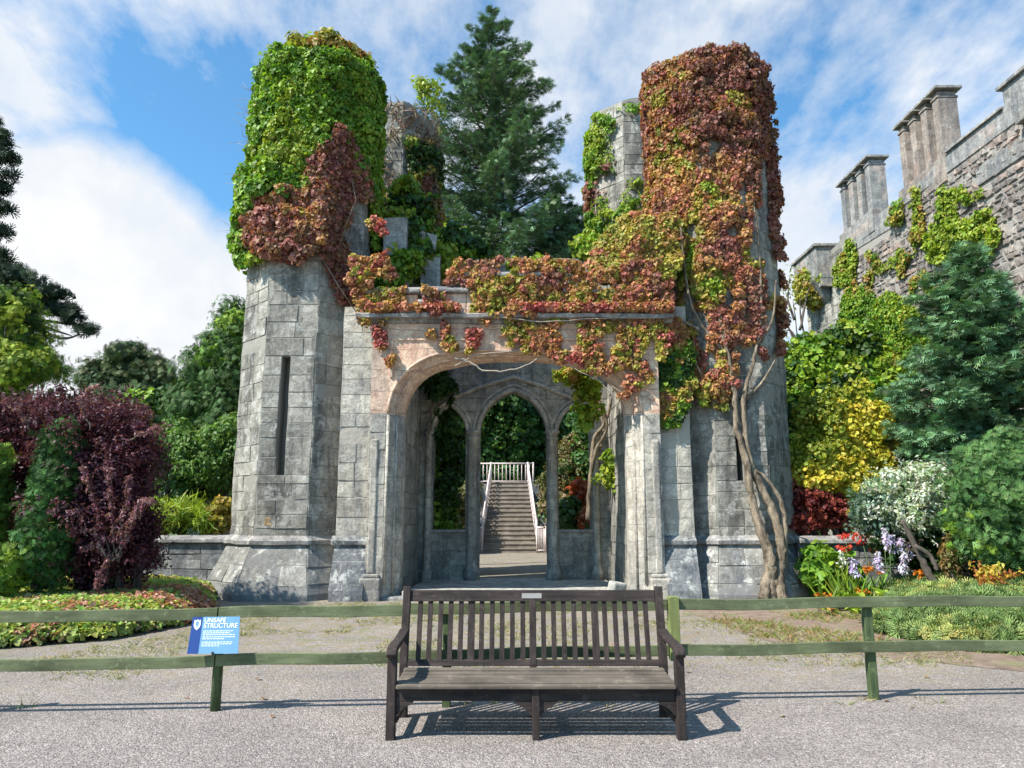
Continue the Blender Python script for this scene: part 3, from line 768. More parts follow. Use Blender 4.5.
for x in (BXL+.04, BXR-.04):
    mb = MB(); mb.prism([(5.80, .60), (5.80, .50), (5.82, .54), (5.88, .60), (5.95, .62)], x-.018, x+.018, 'x'); mb.build('bracket', M_BENCH, bench)

# ---------- fence ----------
def fy(x): return 6.675+.068*x
fence = empty('wooden_fence', (0, 6.7, 0), 'low green stained two-rail timber fence crossing the gravel behind the bench', 'fence')
posts = [(-4.55, .0), (-2.48, .0), (-.56, 0), (1.42, .0), (3.21, .0), (5.3, 0)]
for i, (x, _) in enumerate(posts):
    mb = MB(); y = fy(x)+.06
    if i == 1: mb.lathe([(.042, -.1), (.042, .76), (.03, .78)], (x, y, 0), 12)
    elif i == 3: mb.b(x-.045, x+.045, fy(x)-.05, fy(x)+.05, .36, .90)
    else: mb.box((x, y, .35), (.075, .07, .9), (0, 0, .03))
    mb.rough(.003, 5)
    o = mb.build('post', M_POSTY if i == 3 else M_POST, fence, bevel=.006 if i != 1 else 0)
    if i == 3: o['label'] = 'yellow-green square post behind the bench end'
joints = [-7.5, -4.55, -.56-.35, 1.375, 1.465, 5.3, 8.6]
def rail(xa, xb, za, zb, h=.092):
    mb = MB(); n = 14; ya, yb = fy(xa), fy(xb); V = []
    for i in range(n+1):
        t = i/n; x = xa+(xb-xa)*t; y = ya+(yb-ya)*t; z = za+(zb-za)*t + .006*math.sin(x*2.3)+.004*math.sin(x*5.1)
        V += [(x, y-.012, z-h/2), (x, y+.024, z-h/2), (x, y+.024, z+h/2), (x, y-.012, z+h/2)]
    F = [(i*4+k, i*4+(k+1) % 4, (i+1)*4+(k+1) % 4, (i+1)*4+k) for i in range(n) for k in range(4)]+[(3, 2, 1, 0), (n*4, n*4+1, n*4+2, n*4+3)]
    mb.mesh(V, F); mb.build('rail', M_FENCE, fence, bevel=.004)
for xa, xb, z in ((-7.5, -4.56, .765), (-4.55, -2.49, .775), (-2.48, -.92, .79), (-.915, 1.37, .815), (1.47, 5.295, .83), (5.305, 8.6, .83)):
    rail(xa, xb, z, z+.012); rail(xa, xb, z-.385, z-.373)

# ---------- safety sign ----------
sg = empty('safety_sign', (-2.5, 6.42, .4), 'tilted blue and white warning sign board hung on the fence', 'sign')
c = [P(187, 654, 6.40), P(238, 653.5, 6.42), P(240, 616.5, 6.47), P(193, 617, 6.45)]
u = (c[1]-c[0]); v = (c[3]-c[0]); nn = u.cross(v).normalized()
def S(a, b, o=0.0):
    bot = c[0].lerp(c[1], a); top = c[3].lerp(c[2], a); return bot.lerp(top, b)+nn*o
def pane(name, poly, o0, o1, mat, par):
    mb = MB(); n = len(poly); V = [S(a, b, o0) for a, b in poly]+[S(a, b, o1) for a, b in poly]
    mb.mesh(V, [tuple(range(n)), tuple(range(2*n-1, n-1, -1))]+[(i, i+n, (i+1) % n+n, (i+1) % n) for i in range(n)])
    return mb.build(name, mat, par)
brd = pane('board', [(0, 0), (1, 0), (1, 1), (0, 1)], -.004, 0, M_SIGNL, sg)
pane('side_band', [(0, 0), (.215, 0), (.215, 1), (0, 1)], .0003, .0012, M_SIGND, brd)
pane('emblem', [(.05, .93), (.075, .90), (.115, .93), (.155, .90), (.18, .93), (.185, .78), (.165, .70), (.115, .64), (.065, .70), (.045, .78)], .0015, .0025, M_WHITE, brd)
pane('emblem_figure', [(.08, .86), (.115, .89), (.15, .86), (.145, .78), (.115, .71), (.085, .78)], .0028, .0034, M_SIGNL, brd)
def text(s, a, b, size, par, mat=M_WHITE, sx=1.0):
    cu = bpy.data.curves.new('lettering', 'FONT'); cu.body = s; cu.size = size; cu.extrude = .0006; cu.offset = .0009
    o = bpy.data.objects.new('lettering', cu); COL.objects.link(o); dg = bpy.context.evaluated_depsgraph_get(); me = bpy.data.meshes.new_from_object(o.evaluated_get(dg)); bpy.data.objects.remove(o); bpy.data.curves.remove(cu); me.materials.clear(); me.materials.append(mat); o = bpy.data.objects.new('lettering', me); COL.objects.link(o)
    X = u.normalized(); Y = nn.cross(X).normalized()
    M = Matrix((X*sx, Y, nn)).transposed().to_4x4(); M.translation = S(a, b, .002)
    o.parent = par; o.matrix_parent_inverse = world_of(par).inverted(); o.matrix_basis = M
text('UNSAFE', .255, .85, .050, brd); text('STRUCTURE', .255, .70, .052, brd, sx=.98)
mb = MB()
for i, (b, L) in enumerate(((.60, .62), (.55, .55), (.50, .66), (.44, .66), (.39, .45), (.30, .62), (.25, .60), (.20, .35))):
    a0 = .26; seg = 0
    while a0 < .26+L:
        w = .03+.05*random.random(); w = min(w, .26+L-a0)
        mb.face([S(a0, b, .0015), S(a0+w, b, .0015), S(a0+w, b+.022, .0015), S(a0, b+.022, .0015)]); a0 += w+.012
mb.build('small_print', M_WHITE, brd)
mb = MB(); mb.tube([S(.5, -.02, -.005), S(.5, .03, .01), S(.5, .05, .012)], .009, 6); mb.build('bolt', M_BOLT, sg)

# ---------- outer steps seen through the doorway ----------
st = empty('garden_stairs', (-.1, 33.3, 0), 'worn stone steps with pinkish white railings climbing behind the doorway', 'stairs')
SX0, SX1, SY, NS, RI, TR = -1.22, 1.02, 33.3, 16, .205, .27
mb = MB()
for i in range(NS):
    xl, xr = SX0-.06+.2*i/NS, SX1+.06-.26*i/NS
    mb.b(xl, xr, SY+i*TR, SY+NS*TR+1.5, i*RI+.002, (i+1)*RI-.05)
    mb.b(xl, xr, SY+i*TR-.04, SY+(i+1)*TR+.02, (i+1)*RI-.048, (i+1)*RI)
mb.rough(.01, 1.5); mb.build('step_flight', M_STEP, st)
top = NS*RI; yt = SY+NS*TR
mb = MB(); mb.b(SX0-4, SX0-.003, SY+.9, yt+3, 0, 1.5); mb.b(SX1+.003, SX1+4, SY+.9, yt+3, 0, 1.5)
mb.b(SX0-1.2, SX1+1.2, yt+1.51, yt+4, 0, top-.01); mb.build('retaining_wall', M_LOWW, st)
def balus(name, pts, n, h=.95, foot=0):
    mb = MB(); a, b = Vector(pts[0]), Vector(pts[1])
    mb.tube([a+Vector((0, 0, h)), b+Vector((0, 0, h))], .045, 6); mb.tube([a+Vector((0, 0, .12)), b+Vector((0, 0, .12))], .03, 6)
    for i in range(n+1):
        p = a.lerp(b, i/n); r = .045 if i in (0, n) else .022
        mb.tube([p+Vector((0, 0, -.02)), p+Vector((0, 0, h+(.06 if i in (0, n) else 0)))], r, 6)
    return mb.build(name, M_RAIL, st)
balus('railing', [(SX0-.5, yt+1.6, top), (SX1+.1, yt+1.6, top)], 14, 1.05)
balus('railing', [(SX0-.10, SY+.3, 2*RI), (SX0+.16, yt, top)], 16)
balus('railing', [(SX1+.08, SY+.3, 2*RI), (SX1-.22, yt, top)], 16)
balus('railing', [(SX0-.45, SY-.1, 0), (SX0-.10, SY-.05, 0)], 4, 1.1); balus('railing', [(SX1+.08, SY-.05, 0), (SX1+.45, SY-.1, 0)], 4, 1.1)

# ---------- castle wall on the right ----------
cas = empty('castle_ruin', (15.6, 28, 0), 'tall roofless castle wall of brown rubble with stepped chimneys, rising behind the conifer', 'castle')
def CX(y): return 15.95-.035*(y-14)
def pt_on(px, py):
    "point of the wall plane seen at a pixel"
    uu = (px-512)/FPX; vv = (384-py)/FPX; dY = CP-vv*SP; dX = uu; dZ = SP+vv*CP
    # X = dX t = 15.95 -.035(dY t -14)
    t = (15.95+.49)/(dX+.035*dY); return Vector((dX*t, dY*t, EYE+dZ*t))
def cwall(mb, prof, off=0.0, th=.9):
    "wall outline in (Y, Z) set on the castle plane"
    n = len(prof); V = [(CX(y)+off, y, z) for y, z in prof]+[(CX(y)+off+th, y, z) for y, z in prof]
    mb.mesh(V, [tuple(range(n)), tuple(range(2*n-1, n-1, -1))]+[(i, i+n, (i+1) % n+n, (i+1) % n) for i in range(n)])
mb = MB(); cwall(mb, [(10, -.1), (32.2, -.1), (32.2, 13.4), (30, 13.3), (28.2, 13.1), (27.9, 13.1), (27.9, 13.65), (10, 13.65)])

def cf(x, z, o): y = 10+x; return Vector((CX(y)-o, y, z))
blocks(mb, cf, 22.2, 2.2, 13.62, lambda a, b: [(4, 17.9 if b > 13.1 else 22.2)], hr=(.17, .34), lr=(.16, .46), g=.012, dep=(.01, .075), jit=.035, bev=.03, lo=.1)
mb.build('rubble_wall', B_RUB, cas)
mb = MB(); cwall(mb, [(32.203, -.1), (36.6, -.1), (36.6, 13.9), (33.2, 14.1), (32.203, 14.3)], -.06)
blocks(mb, lambda x, z, o: Vector((CX(32.2+x)-.06-o, 32.2+x, z)), 4.4, 5, 13.85, dep=(.01, .03)); mb.build('corner_wall', B_TOWER, cas)
mb = MB(); cwall(mb, [(10, 13.653), (24.5, 13.653), (27.8, 13.653), (27.6, 13.9), (24.5, 14.35), (21.6, 14.35), (21.6, 15.0), (20.2, 15.0), (20.2, 14.35), (18.8, 14.35), (18.8, 15.0), (17, 15.0), (17, 14.35), (10, 14.35)], -.05)
cwall(mb, [(28.0, 13.103), (32.2, 13.303), (32.2, 14.35), (28.0, 14.0)], -.03)
cwall(mb, [(10, 12.45), (23.2, 12.45), (23.2, 13.06), (10, 13.06)], -.07, .1)
mb.build('parapet_wall', M_CDRESS, cas, bevel=.02)
mb = MB(); cwall(mb, [(24.6, 14.353), (21.65, 14.353), (21.65, 14.45), (24.6, 14.45)], -.14, 1.1); mb.build('parapet_coping', M_TRIM, cas, bevel=.015); mb = MB()
cwall(mb, [(21.75, 15.003), (20.1, 15.003), (20.1, 15.12), (21.75, 15.12)], -.16, 1.1); mb.build('merlon_coping', M_TRIM, cas, bevel=.015); mb = MB(); cwall(mb, [(18.9, 15.003), (16.9, 15.003), (16.9, 15.12), (18.9, 15.12)], -.16, 1.1); mb.build('merlon_coping', M_TRIM, cas, bevel=.015); mb = MB()
mb.b(CX(20.8)-.35, CX(20.8), 19.6, 20.85, 13.35, 13.7); mb.b(CX(20.8)-.2, CX(20.8), 19.8, 20.6, 12.9, 13.34)
mb.build('wall_corbel', M_TRIM, cas, bevel=.015)
def chimney(ys, zb, zt, lab, mat):
    mb = MB(); w = (ys[1]-ys[0]); x = CX(ys[0])+.42
    mb.b(x-.48, x+.48, ys[0]-w/2, ys[-1]+w/2, zb-.5, zb+.5)
    for y in ys:
        mb.b(x-.36, x+.36, y-w*.24, y+w*.24, zb+.501, zt-.42); mb.b(x-.40, x+.40, y-w*.27, y+w*.27, zt-.419, zt-.33); mb.b(x-.34, x+.34, y-w*.22, y+w*.22, zt-.329, zt-.16)
    mb.rough(.015, 1); o = mb.build('chimney', mat, cas, bevel=.02)
    mb = MB()
    for y in ys: mb.b(x-.50, x+.50, y-w*.44, y+w*.44, zt-.118, zt)
    mb.build('chimney_cap', M_TRIM, o, bevel=.02); o['label'] = lab
M_CHIM = ashlar('chimney_stone', (.24, .19, .155), (.40, .33, .27), damp=.45, lichen=.2, bw=.6, rh=.4, warm=(.42, .24, .17))
chimney([25.1, 25.9, 26.7, 27.5], 13.9, 17.15, 'reddish row of four joined chimney stacks', M_CHIM)
chimney([30.1, 30.9, 31.7, 32.5], 14.0, 17.0, 'grey row of four joined chimney stacks', M_CDRESS)
mb = MB(); x = CX(35)
mb.b(x-.75, x+.2, 33.6, 36.4, 12.7, 14.25); mb.prism([(x-.75, 12.697), (x-.06, 12.697), (x-.06, 11.7), (x-.3, 11.95)], 33.9, 36.1, 'y')
for y in (33.75, 34.6, 35.4, 36.2): mb.b(x-.6, x-.06, y-.14, y+.14, 12.3, 12.69)
mb.build('corner_turret', M_CDRESS, cas, bevel=.02)
mb = MB(); mb.b(x-.85, x+.3, 33.5, 36.5, 14.253, 14.4); mb.build('turret_coping', M_TRIM, cas, bevel=.02)
# ---------- ground ----------
mb = MB(); mb.face([(-300, -60, 0), (300, -60, 0), (300, 500, 0), (-300, 500, 0)]); tag(mb.build('gravel_ground', M_GROUND), 'pale pinkish grey gravel forecourt', 'ground', kind='structure')
def sheet(name, pts, z, mat, lab):
    mb = MB(); mb.face([(x, y, z) for x, y in pts]); tag(mb.build(name, mat), lab, 'ground', kind='structure')
sheet('lawn', [(-300, 16.4), (-5.6, 16.4), (-5.6, 22), (-8, 44), (-8, 500), (-300, 500)], .004, M_LAWN, 'rough grass left of the gatehouse')
sheet('lawn', [(5.7, 16.4), (300, 16.4), (300, 500), (-8, 500), (-8, 44), (7, 40)], .004, M_LAWN, 'rough grass right of the gatehouse')
soilp = [G(*q) for q in ((690, 613), (760, 640), (860, 655), (1024, 672), (1180, 690))]
sheet('soil', soilp+[(14, 10), (14, 15.8), (5.2, 15.8), (3.0, 14.75), (2.9, 14.0)], .004, M_SOIL, 'brown soil border at the foot of the right tower')
lb = [(-20, 9.4), (-6.3, 9.6), (-5.2, 10.2), (-4.75, 11.4), (-5.0, 13.0), (-5.5, 14.6), (-6, 15.85), (-20, 15.85)]
sheet('soil', lb, .004, M_SOIL, 'dark soil under the planting on the left')
# scattered pebbles over the near gravel
def pebbles():
    N = 45000; Y = 3.2+ (rng.random(N)**1.5)*8; X = (rng.random(N)*2-1)*(Y*.8+.8); s = .003+.0045*rng.random(N)**2
    o = np.array([(1, 0, 0), (-.3, .9, 0), (-.8, -.6, 0), (.1, 0, .7)]); V = o[None]*s[:, None, None]
    a = rng.random(N)*6.28; ca, sa = np.cos(a)[:, None], np.sin(a)[:, None]
    W = np.stack([V[..., 0]*ca-V[..., 1]*sa+X[:, None], V[..., 0]*sa+V[..., 1]*ca+Y[:, None], V[..., 2]+.0005], -1).reshape(-1, 3)
    F = (np.arange(N)[:, None, None]*4+np.array([(0, 1, 3), (1, 2, 3), (2, 0, 3)])[None]).reshape(-1, 3)
    me = bpy.data.meshes.new('loose_gravel'); me.vertices.add(len(W)); me.vertices.foreach_set('co', W.astype(np.float32).ravel())
    me.loops.add(F.size); me.loops.foreach_set('vertex_index', F.astype(np.int32).ravel()); me.polygons.add(len(F)); me.polygons.foreach_set('loop_start', (np.arange(len(F))*3).astype(np.int32)); me.update(calc_edges=True)
    ca = me.color_attributes.new('tint', 'FLOAT_COLOR', 'POINT'); c = np.ones((N, 4, 4), np.float32)
    c[:, :, :3] = jitter(pal(N, [(.24, .21, .19), (.34, .31, .28), (.22, .16, .14), (.10, .09, .08), (.50, .46, .42)]), .2)[:, None]; ca.data.foreach_set('color', c.ravel())
    m = NT('pebble'); at = m.n('ShaderNodeVertexColor'); at.layer_name = 'tint'; m.color(at.outputs[0]); m.rough(.9)
    tag(link('loose_gravel', me, m.m), 'loose small stones scattered over the forecourt', 'gravel', kind='stuff')
pebbles()

# ---------- palettes ----------
GREEN = [(.16, .29, .03), (.105, .21, .022), (.24, .36, .04)]; DGREEN = [(.03, .07, .015), (.05, .10, .02), (.035, .085, .022)]
REDB = [(.34, .13, .105), (.27, .10, .08), (.38, .18, .13), (.25, .13, .07)]; ORNG = [(.50, .22, .11), (.44, .16, .11), (.50, .28, .10), (.40, .21, .08)]
OLIV = [(.36, .32, .06), (.27, .27, .05), (.44, .36, .07), (.34, .20, .06)]; YGRN = [(.26, .34, .03), (.20, .30, .03), (.32, .38, .05)]
RED = [(.44, .10, .09), (.48, .16, .11), (.34, .10, .08)]
def samples(quads, n):
    Q = np.array(quads, float); A = np.linalg.norm(np.cross(Q[:, 1]-Q[:, 0], Q[:, 3]-Q[:, 0]), axis=1)
    i = rng.choice(len(Q), n, p=A/A.sum()); u, v = rng.random((2, n, 1))
    p = (Q[i, 0]*(1-u)+Q[i, 1]*u)*(1-v)+(Q[i, 3]*(1-u)+Q[i, 2]*u)*v
    nn = unit(np.cross(Q[:, 1]-Q[:, 0], Q[:, 3]-Q[:, 0]))[i]
    return p, nn
def octq(cx, cy, ap, z0, z1, ks=range(8)):
    return [[*(tuple(v) for v in (octv(cx, cy, ap, z0)[k], octv(cx, cy, ap, z0)[(k+1) % 8], octv(cx, cy, ap, z1)[(k+1) % 8], octv(cx, cy, ap, z1)[k]))] for k in ks]
def front(p, n): return np.sum(n*(np.array([0, 0, EYE])-p), 1) > 0
def cover(L, quads, n, mask, colfn, rad=(.13, .26), per=34, size=.12, outw=.9, up=.35, base=True, sub=.0, hole=None, relief=.38):
    "wall-clinging creeper: half-ball tufts plus a flat layer of leaves"
    p, nn = samples(quads, n); k = mask(p, nn); p, nn = p[k], nn[k]
    if hole is not None:
        k = fbm(p, hole[0], 2) > hole[1]; p, nn = p[k], nn[k]
    if not len(p): return p, nn
    r = rad[0]+(rad[1]-rad[0])*rng.random(len(p))
    mac = np.clip(fbm(p, 2.1, 2)-.40, 0, 1)*relief
    L.clumps(p+nn*(r*.1+mac)[:, None]+sub, r, colfn(p), per, size, out=nn, outw=outw, up=up, droop=.9, jn=.35)
    if base:
        q, m = samples(quads, n*14); k = mask(q, m); q, m = q[k], m[k]
        if hole is not None:
            k = fbm(q, hole[0], 2) > hole[1]-.03; q, m = q[k], m[k]
        j = rng.normal(size=q.shape); t = np.zeros_like(q); t[:, 2] = -1
        L.add(q+m*(.03+.05*rng.random((len(q), 1))), unit(m+.4*j+[0, 0, .3]), t+.5*rng.normal(size=q.shape), size*(.6+.6*rng.random(len(q))), jitter(colfn(q)*.9, .25))
    return p, nn
def blend(p, pals, thr, s=1.1, seed=0):
    "pick palettes by smooth noise"
    v = fbm(p+seed*13.7, s, 2)+.05*rng.normal(size=len(p)); out = np.zeros((len(p), 3)); lo = -9
    for q, t in zip(pals, thr+[9]):
        k = (v >= lo) & (v < t); out[k] = pal(k.sum(), q); lo = t
    return out
def plant(name, loc, lab, cat, group=None): return empty(name, loc, lab, cat, group)

# green creeper on the left front tower
gpoly = [(258, 30), (300, 26), (348, 30), (372, 60), (390, 110), (400, 170), (398, 230), (370, 250), (366, 190), (352, 160), (338, 132), (318, 150), (306, 192), (262, 205), (250, 232), (244, 275), (234, 272), (228, 200), (238, 120), (252, 60)]
rpoly = [(338, 128), (352, 140), (366, 170), (372, 200), (352, 198), (346, 226), (332, 240), (300, 262), (262, 258), (247, 246), (250, 215), (268, 195), (304, 190), (316, 150)]
rp2 = [(310, 226), (340, 240), (378, 305), (368, 318), (340, 300), (322, 262)]
tq = octq(TLX, TY, AP+.02, 6.5, TZ+.1)
def gm(p, n):
    x, y = proj(p); f = front(p, n); return (f & inpoly(x, y, gpoly)) | (~f & (p[:, 2] > 6.8+.8*fbm(p, 1, 2)))
tl_g = plant('green_creeper', (TLX-.5, 14.9, 6), 'bright green creeper thickly cloaking the top of the left front tower', 'creeper')
L = Leaves(); cover(L, tq, 2600, gm, lambda p: blend(p, [YGRN, GREEN, GREEN], [.40, .62], seed=1), rad=(.08, .2), per=54, size=.078)
# domed top
N = 150; a = rng.random(N)*6.28; rr_ = np.sqrt(rng.random(N))*1.25; c = np.stack([TLX+rr_*np.cos(a), TY+rr_*np.sin(a), TZ+.15+.42+.3*rng.random(N)-.22*rr_], 1)
L.clumps(c, .22, blend(c, [YGRN, GREEN, OLIV], [.4, .62]), 60, .10, up=.6)
lq = octq(TLX, TY, AP+.12, 6.9, 9.6, [3, 4]); cover(L, lq, 300, lambda p, n: (p[:, 2] < 9.6-1.0*fbm(p, .8, 2)) & (proj(p)[1] < 262) & ~inpoly(*proj(p), rpoly), lambda p: blend(p, [YGRN, GREEN], [.5]), rad=(.14, .26), per=60, size=.10)
L.build('leaves', 'ivy', M_LEAF, tl_g)
mb = MB()
for i in range(70):
    z = 7+random.random()*4.3; th = R(150+random.random()*80); x0 = TLX+1.35*math.cos(th); y0 = TY+1.35*math.sin(th)
    d = Vector((math.cos(th), math.sin(th), .2)); p0 = Vector((x0, y0, z)); L_ = .3+.35*random.random(); j = lambda: Vector((random.gauss(0, .07), random.gauss(0, .07), random.gauss(0, .09)))
    mb.tube([p0, p0+d*L_*.5+j(), p0+d*L_+j()*1.6], [.008, .006, .003], 4)
mb.build('bare_twigs', M_VINEP, tl_g)
# dark red creeper
red1 = plant('red_creeper', (TLX+.8, 14.9, 5.5), 'dark red creeper patch hanging over the pale stone of the left front tower', 'creeper')
L = Leaves()
cover(L, octq(TLX, TY, AP+.06, 5.0, 10.5, [4, 5, 6]), 2200, lambda p, n: inpoly(*proj(p), rpoly) | inpoly(*proj(p), rp2), lambda p: blend(p, [REDB, REDB, ORNG], [.45, .66], seed=3), rad=(.07, .16), per=52, size=.066)
cover(L, octq(TLX, TY, AP+.18, 6.8, 8.0, [4, 5]), 200, lambda p, n: inpoly(*proj(p), [(250, 215), (290, 196), (335, 205), (345, 232), (300, 260), (262, 256), (250, 240)]), lambda p: blend(p, [REDB, ORNG, OLIV], [.5, .68], seed=3), rad=(.10, .2), per=50, size=.085)
L.build('leaves', 'ivy', M_LEAF, red1)
mb = MB(); mb.tube([P(300, 256, 14.85), P(322, 258, 14.8), P(338, 285, 14.95), P(356, 312, 14.9)], [.008, .014, .014, .01], 6, lump=.5); mb.tube([P(352, 180, 15.2), P(356, 200, 15.15), P(347, 222, 15.1), P(338, 250, 15.05)], [.008, .012, .014, .01], 6, lump=.5); mb.build('stem', M_VINE, red1)

# creeper over the parapet
par = plant('parapet_creeper', (GX, YF, 5.5), 'orange and red creeper spilling over the stepped parapet above the archway', 'creeper')
L = Leaves(); colp = lambda p: blend(p, [ORNG, OLIV, ORNG, REDB], [.40, .52, .66], s=1.6, seed=5)
pp = [(372, 222), (388, 226), (388, 262), (398, 278), (410, 290), (440, 288), (455, 262), (520, 258), (575, 262), (590, 275), (640, 262), (672, 265), (672, 322), (660, 322), (560, 320), (450, 318), (360, 320), (350, 285), (352, 230)]
fq = [[(-3.6, YF-.02, 5.6), (3.3, YF-.02, 5.6), (3.3, YF-.02, 6.9), (-3.6, YF-.02, 6.9)]]
bare = [(372, 278, 412, 288), (425, 283, 462, 290), (405, 288, 425, 305), (445, 286, 458, 302), (596, 282, 622, 289)]
def pm(p, n):
    x, y = proj(p); k = inpoly(x, y, pp)
    for a, b, c, d in bare: k &= ~((x > a) & (x < c) & (y > b) & (y < d))
    return k
cover(L, fq, 900, pm, colp, rad=(.05, .12), per=46, size=.062, hole=(1.6, .37))
p_ = [(x, YF-.16-.08*random.random(), ZC+.24+.08*random.random()) for x in np.concatenate([np.linspace(-3.1, 3.2, 90), np.linspace(-.2, 3.2, 110)])]
p_ = np.array(p_); p_ = p_[fbm(p_, 1.7, 2) > .42]; L.clumps(p_, .09, blend(p_, [ORNG, RED, ORNG], [.50, .6], 2, 7), 34, .062, out=np.tile([0, -1, 0], (len(p_), 1)), outw=.6)
# hanging pieces
hang = [(518, 328, 16, 10), (528, 338, 22, 12), (548, 348, 24, 9), (575, 354, 26, 10), (602, 364, 22, 9), (634, 382, 9, 7), (645, 376, 8, 6), (590, 340, 44, 24), (632, 345, 34, 26), (655, 335, 16, 24), (560, 335, 30, 20), (474, 336, 8, 9), (470, 346, 5, 6), (444, 331, 5, 8), (450, 345, 6, 8), (432, 332, 4, 4), (377, 332, 5, 6), (380, 344, 5, 6), (391, 360, 4, 4), (363, 318, 8, 6), (375, 244, 13, 26), (383, 322, 4, 18), (490, 320, 12, 4), (655, 410, 6, 10), (622, 396, 5, 3)]
for (hx, hy, sx, sy) in hang:
    n = int(sx*sy/9)+3; a = rng.random(n)*6.28; r = np.sqrt(rng.random(n)); pts = np.array([P(hx+sx*r_*math.cos(a_), hy+sy*r_*math.sin(a_), YF-.08) for a_, r_ in zip(a, r)])
    pts = pts[fbm(pts, 2.3, 2) > .33] if n > 8 else pts
    if len(pts): L.clumps(pts, .09, blend(pts, [ORNG, OLIV, ORNG, RED], [.42, .56, .64], 1.8, 2), 34, .062, out=np.tile([0, -1, 0], (len(pts), 1)), outw=.8, droop=1)
L.build('leaves', 'ivy', M_LEAF, par)
mb = MB()
def stem(mb, px, Y, r, seg=4):
    q = [P(a, b, Y) for a, b in px]; o = [q[0]]
    for a, b in zip(q, q[1:]):
        for i in range(1, seg+1): o.append(a.lerp(b, i/seg)+Vector((random.gauss(0, r*.6), random.gauss(0, r*.3), random.gauss(0, r*.6))))
    rr = np.linspace(r, r*.55, len(o)); mb.tube(o, list(rr), 6)
stem(mb, [(455, 358), (470, 362), (482, 370), (500, 372), (520, 368), (540, 358), (560, 355)], YF-.09, .02)
stem(mb, [(455, 366), (475, 355), (520, 350), (560, 360), (600, 382), (620, 402)], YF-.08, .015)
stem(mb, [(395, 368), (405, 372), (415, 368)], YF-.05, .012); stem(mb, [(400, 312), (440, 314), (500, 317), (540, 322), (600, 318), (668, 318)], YF-.2, .016)
stem(mb, [(610, 385), (632, 400), (650, 420)], YF-.05, .012); stem(mb, [(560, 350), (590, 372), (640, 395), (655, 400)], YF-.05, .014); stem(mb, [(383, 315), (386, 350), (391, 362)], YF-.05, .008)
mb.build('stem', M_VINEP, par)

# big creeper on the right front tower
big = plant('red_creeper', (5.05, 14.6, 0), 'huge red and bronze creeper with twisted grey trunk climbing the right front tower', 'creeper')
bp = [(648, 82), (668, 54), (690, 30), (740, 30), (757, 56), (768, 90), (778, 160), (782, 300), (778, 350), (764, 360), (752, 340), (735, 352), (738, 378), (722, 412), (706, 404), (702, 378), (690, 392), (676, 420), (664, 432), (658, 380), (660, 300), (640, 260), (600, 270), (590, 250), (600, 225), (640, 215), (642, 150), (640, 90)]
holes = [(712, 150, 9, 14), (742, 200, 7, 26), (755, 235, 9, 38), (693, 232, 8, 12), (700, 160, 5, 10), (732, 232, 7, 10), (764, 240, 6, 60), (678, 265, 8, 40), (690, 305, 9, 26), (768, 330, 10, 34), (702, 330, 9, 30), (712, 362, 9, 14), (728, 300, 8, 16), (762, 190, 6, 50), (712, 255, 5, 16), (745, 300, 5, 24), (738, 350, 8, 10)]
def bm_(p, n):
    x, y = proj(p); f = front(p, n); k = inpoly(x, y, bp)
    for a, b, c, d in holes: k &= ((x-a)/(c*.8))**2+((y-b)/(d*.8))**2 > 1
    k &= ~((x > 762) & (y > 110) & (fbm(p, 1.3, 2) < .5)); return (f & k) | (~f & (p[:, 2] > 6+1.5*fbm(p, .8, 2)) & (p[:, 2] < TZ-.35) & (fbm(p, .9, 2) > .50))
def bigcol(p):
    v = fbm(p, 1.5, 2)+.06*rng.normal(size=len(p)); h = (p[:, 2]-6.5)/5.5; x = (p[:, 0]-TRX)/1.3
    o = pal(len(p), REDB); q = pal(len(p), ORNG); g = pal(len(p), OLIV); y = pal(len(p), YGRN)
    t = v + .22*(1-h) - .10*x
    o = np.where((t > .61)[:, None], q, o); o = np.where((t > .82)[:, None], g, o); o = np.where((t > 1.0)[:, None], y, o)
    o[h > .55] *= .85; return o
L = Leaves(); cover(L, octq(TRX, TY, AP+.02, 3.0, TZ+.2), 6500, bm_, bigcol, rad=(.07, .15), per=46, size=.064)
N = 170; a = rng.random(N)*6.28; rr_ = np.sqrt(rng.random(N))*1.0; c = np.stack([TRX-.05+rr_*np.cos(a), TY+rr_*np.sin(a), TZ+.3+.25*rng.random(N)-.35*rr_], 1)
L.clumps(c, .18, bigcol(c), 80, .064, up=.6)
# mass between tower and parapet
mq = [[(1.2, 15.2, 6.0), (3.6, 14.85, 6.0), (3.6, 15.2, 8.2), (1.2, 15.6, 8.2)], [(2.9, 14.75, 3.4), (3.7, 14.75, 3.4), (3.7, 14.75, 6.2), (2.9, 14.75, 6.2)]]
mp = [(590, 268), (600, 244), (618, 224), (645, 215), (672, 222), (686, 236), (678, 262), (668, 290), (650, 300), (636, 284), (600, 285)]; mp2 = [(658, 318), (676, 318), (690, 345), (700, 372), (690, 395), (676, 425), (662, 434), (657, 380)]
cover(L, [[(2.98, 14.90, 3.4), (3.7, 14.90, 3.4), (3.7, 14.90, 6.2), (2.98, 14.90, 6.2)]], 420, lambda p, n: inpoly(*proj(p), mp2), lambda p: blend(p, [DGREEN, GREEN, OLIV, ORNG], [.38, .46, .60], 1.6, 19), rad=(.05, .12), per=30, size=.08)
cover(L, mq[:1], 1300, lambda p, n: inpoly(*proj(p), mp), lambda p: blend(p, [OLIV, ORNG, OLIV, YGRN], [.42, .52, .66], 1.6, 9), rad=(.08, .18), per=56, size=.066, relief=.8)
L.build('leaves', 'ivy', M_LEAF, big)
mb = MB()
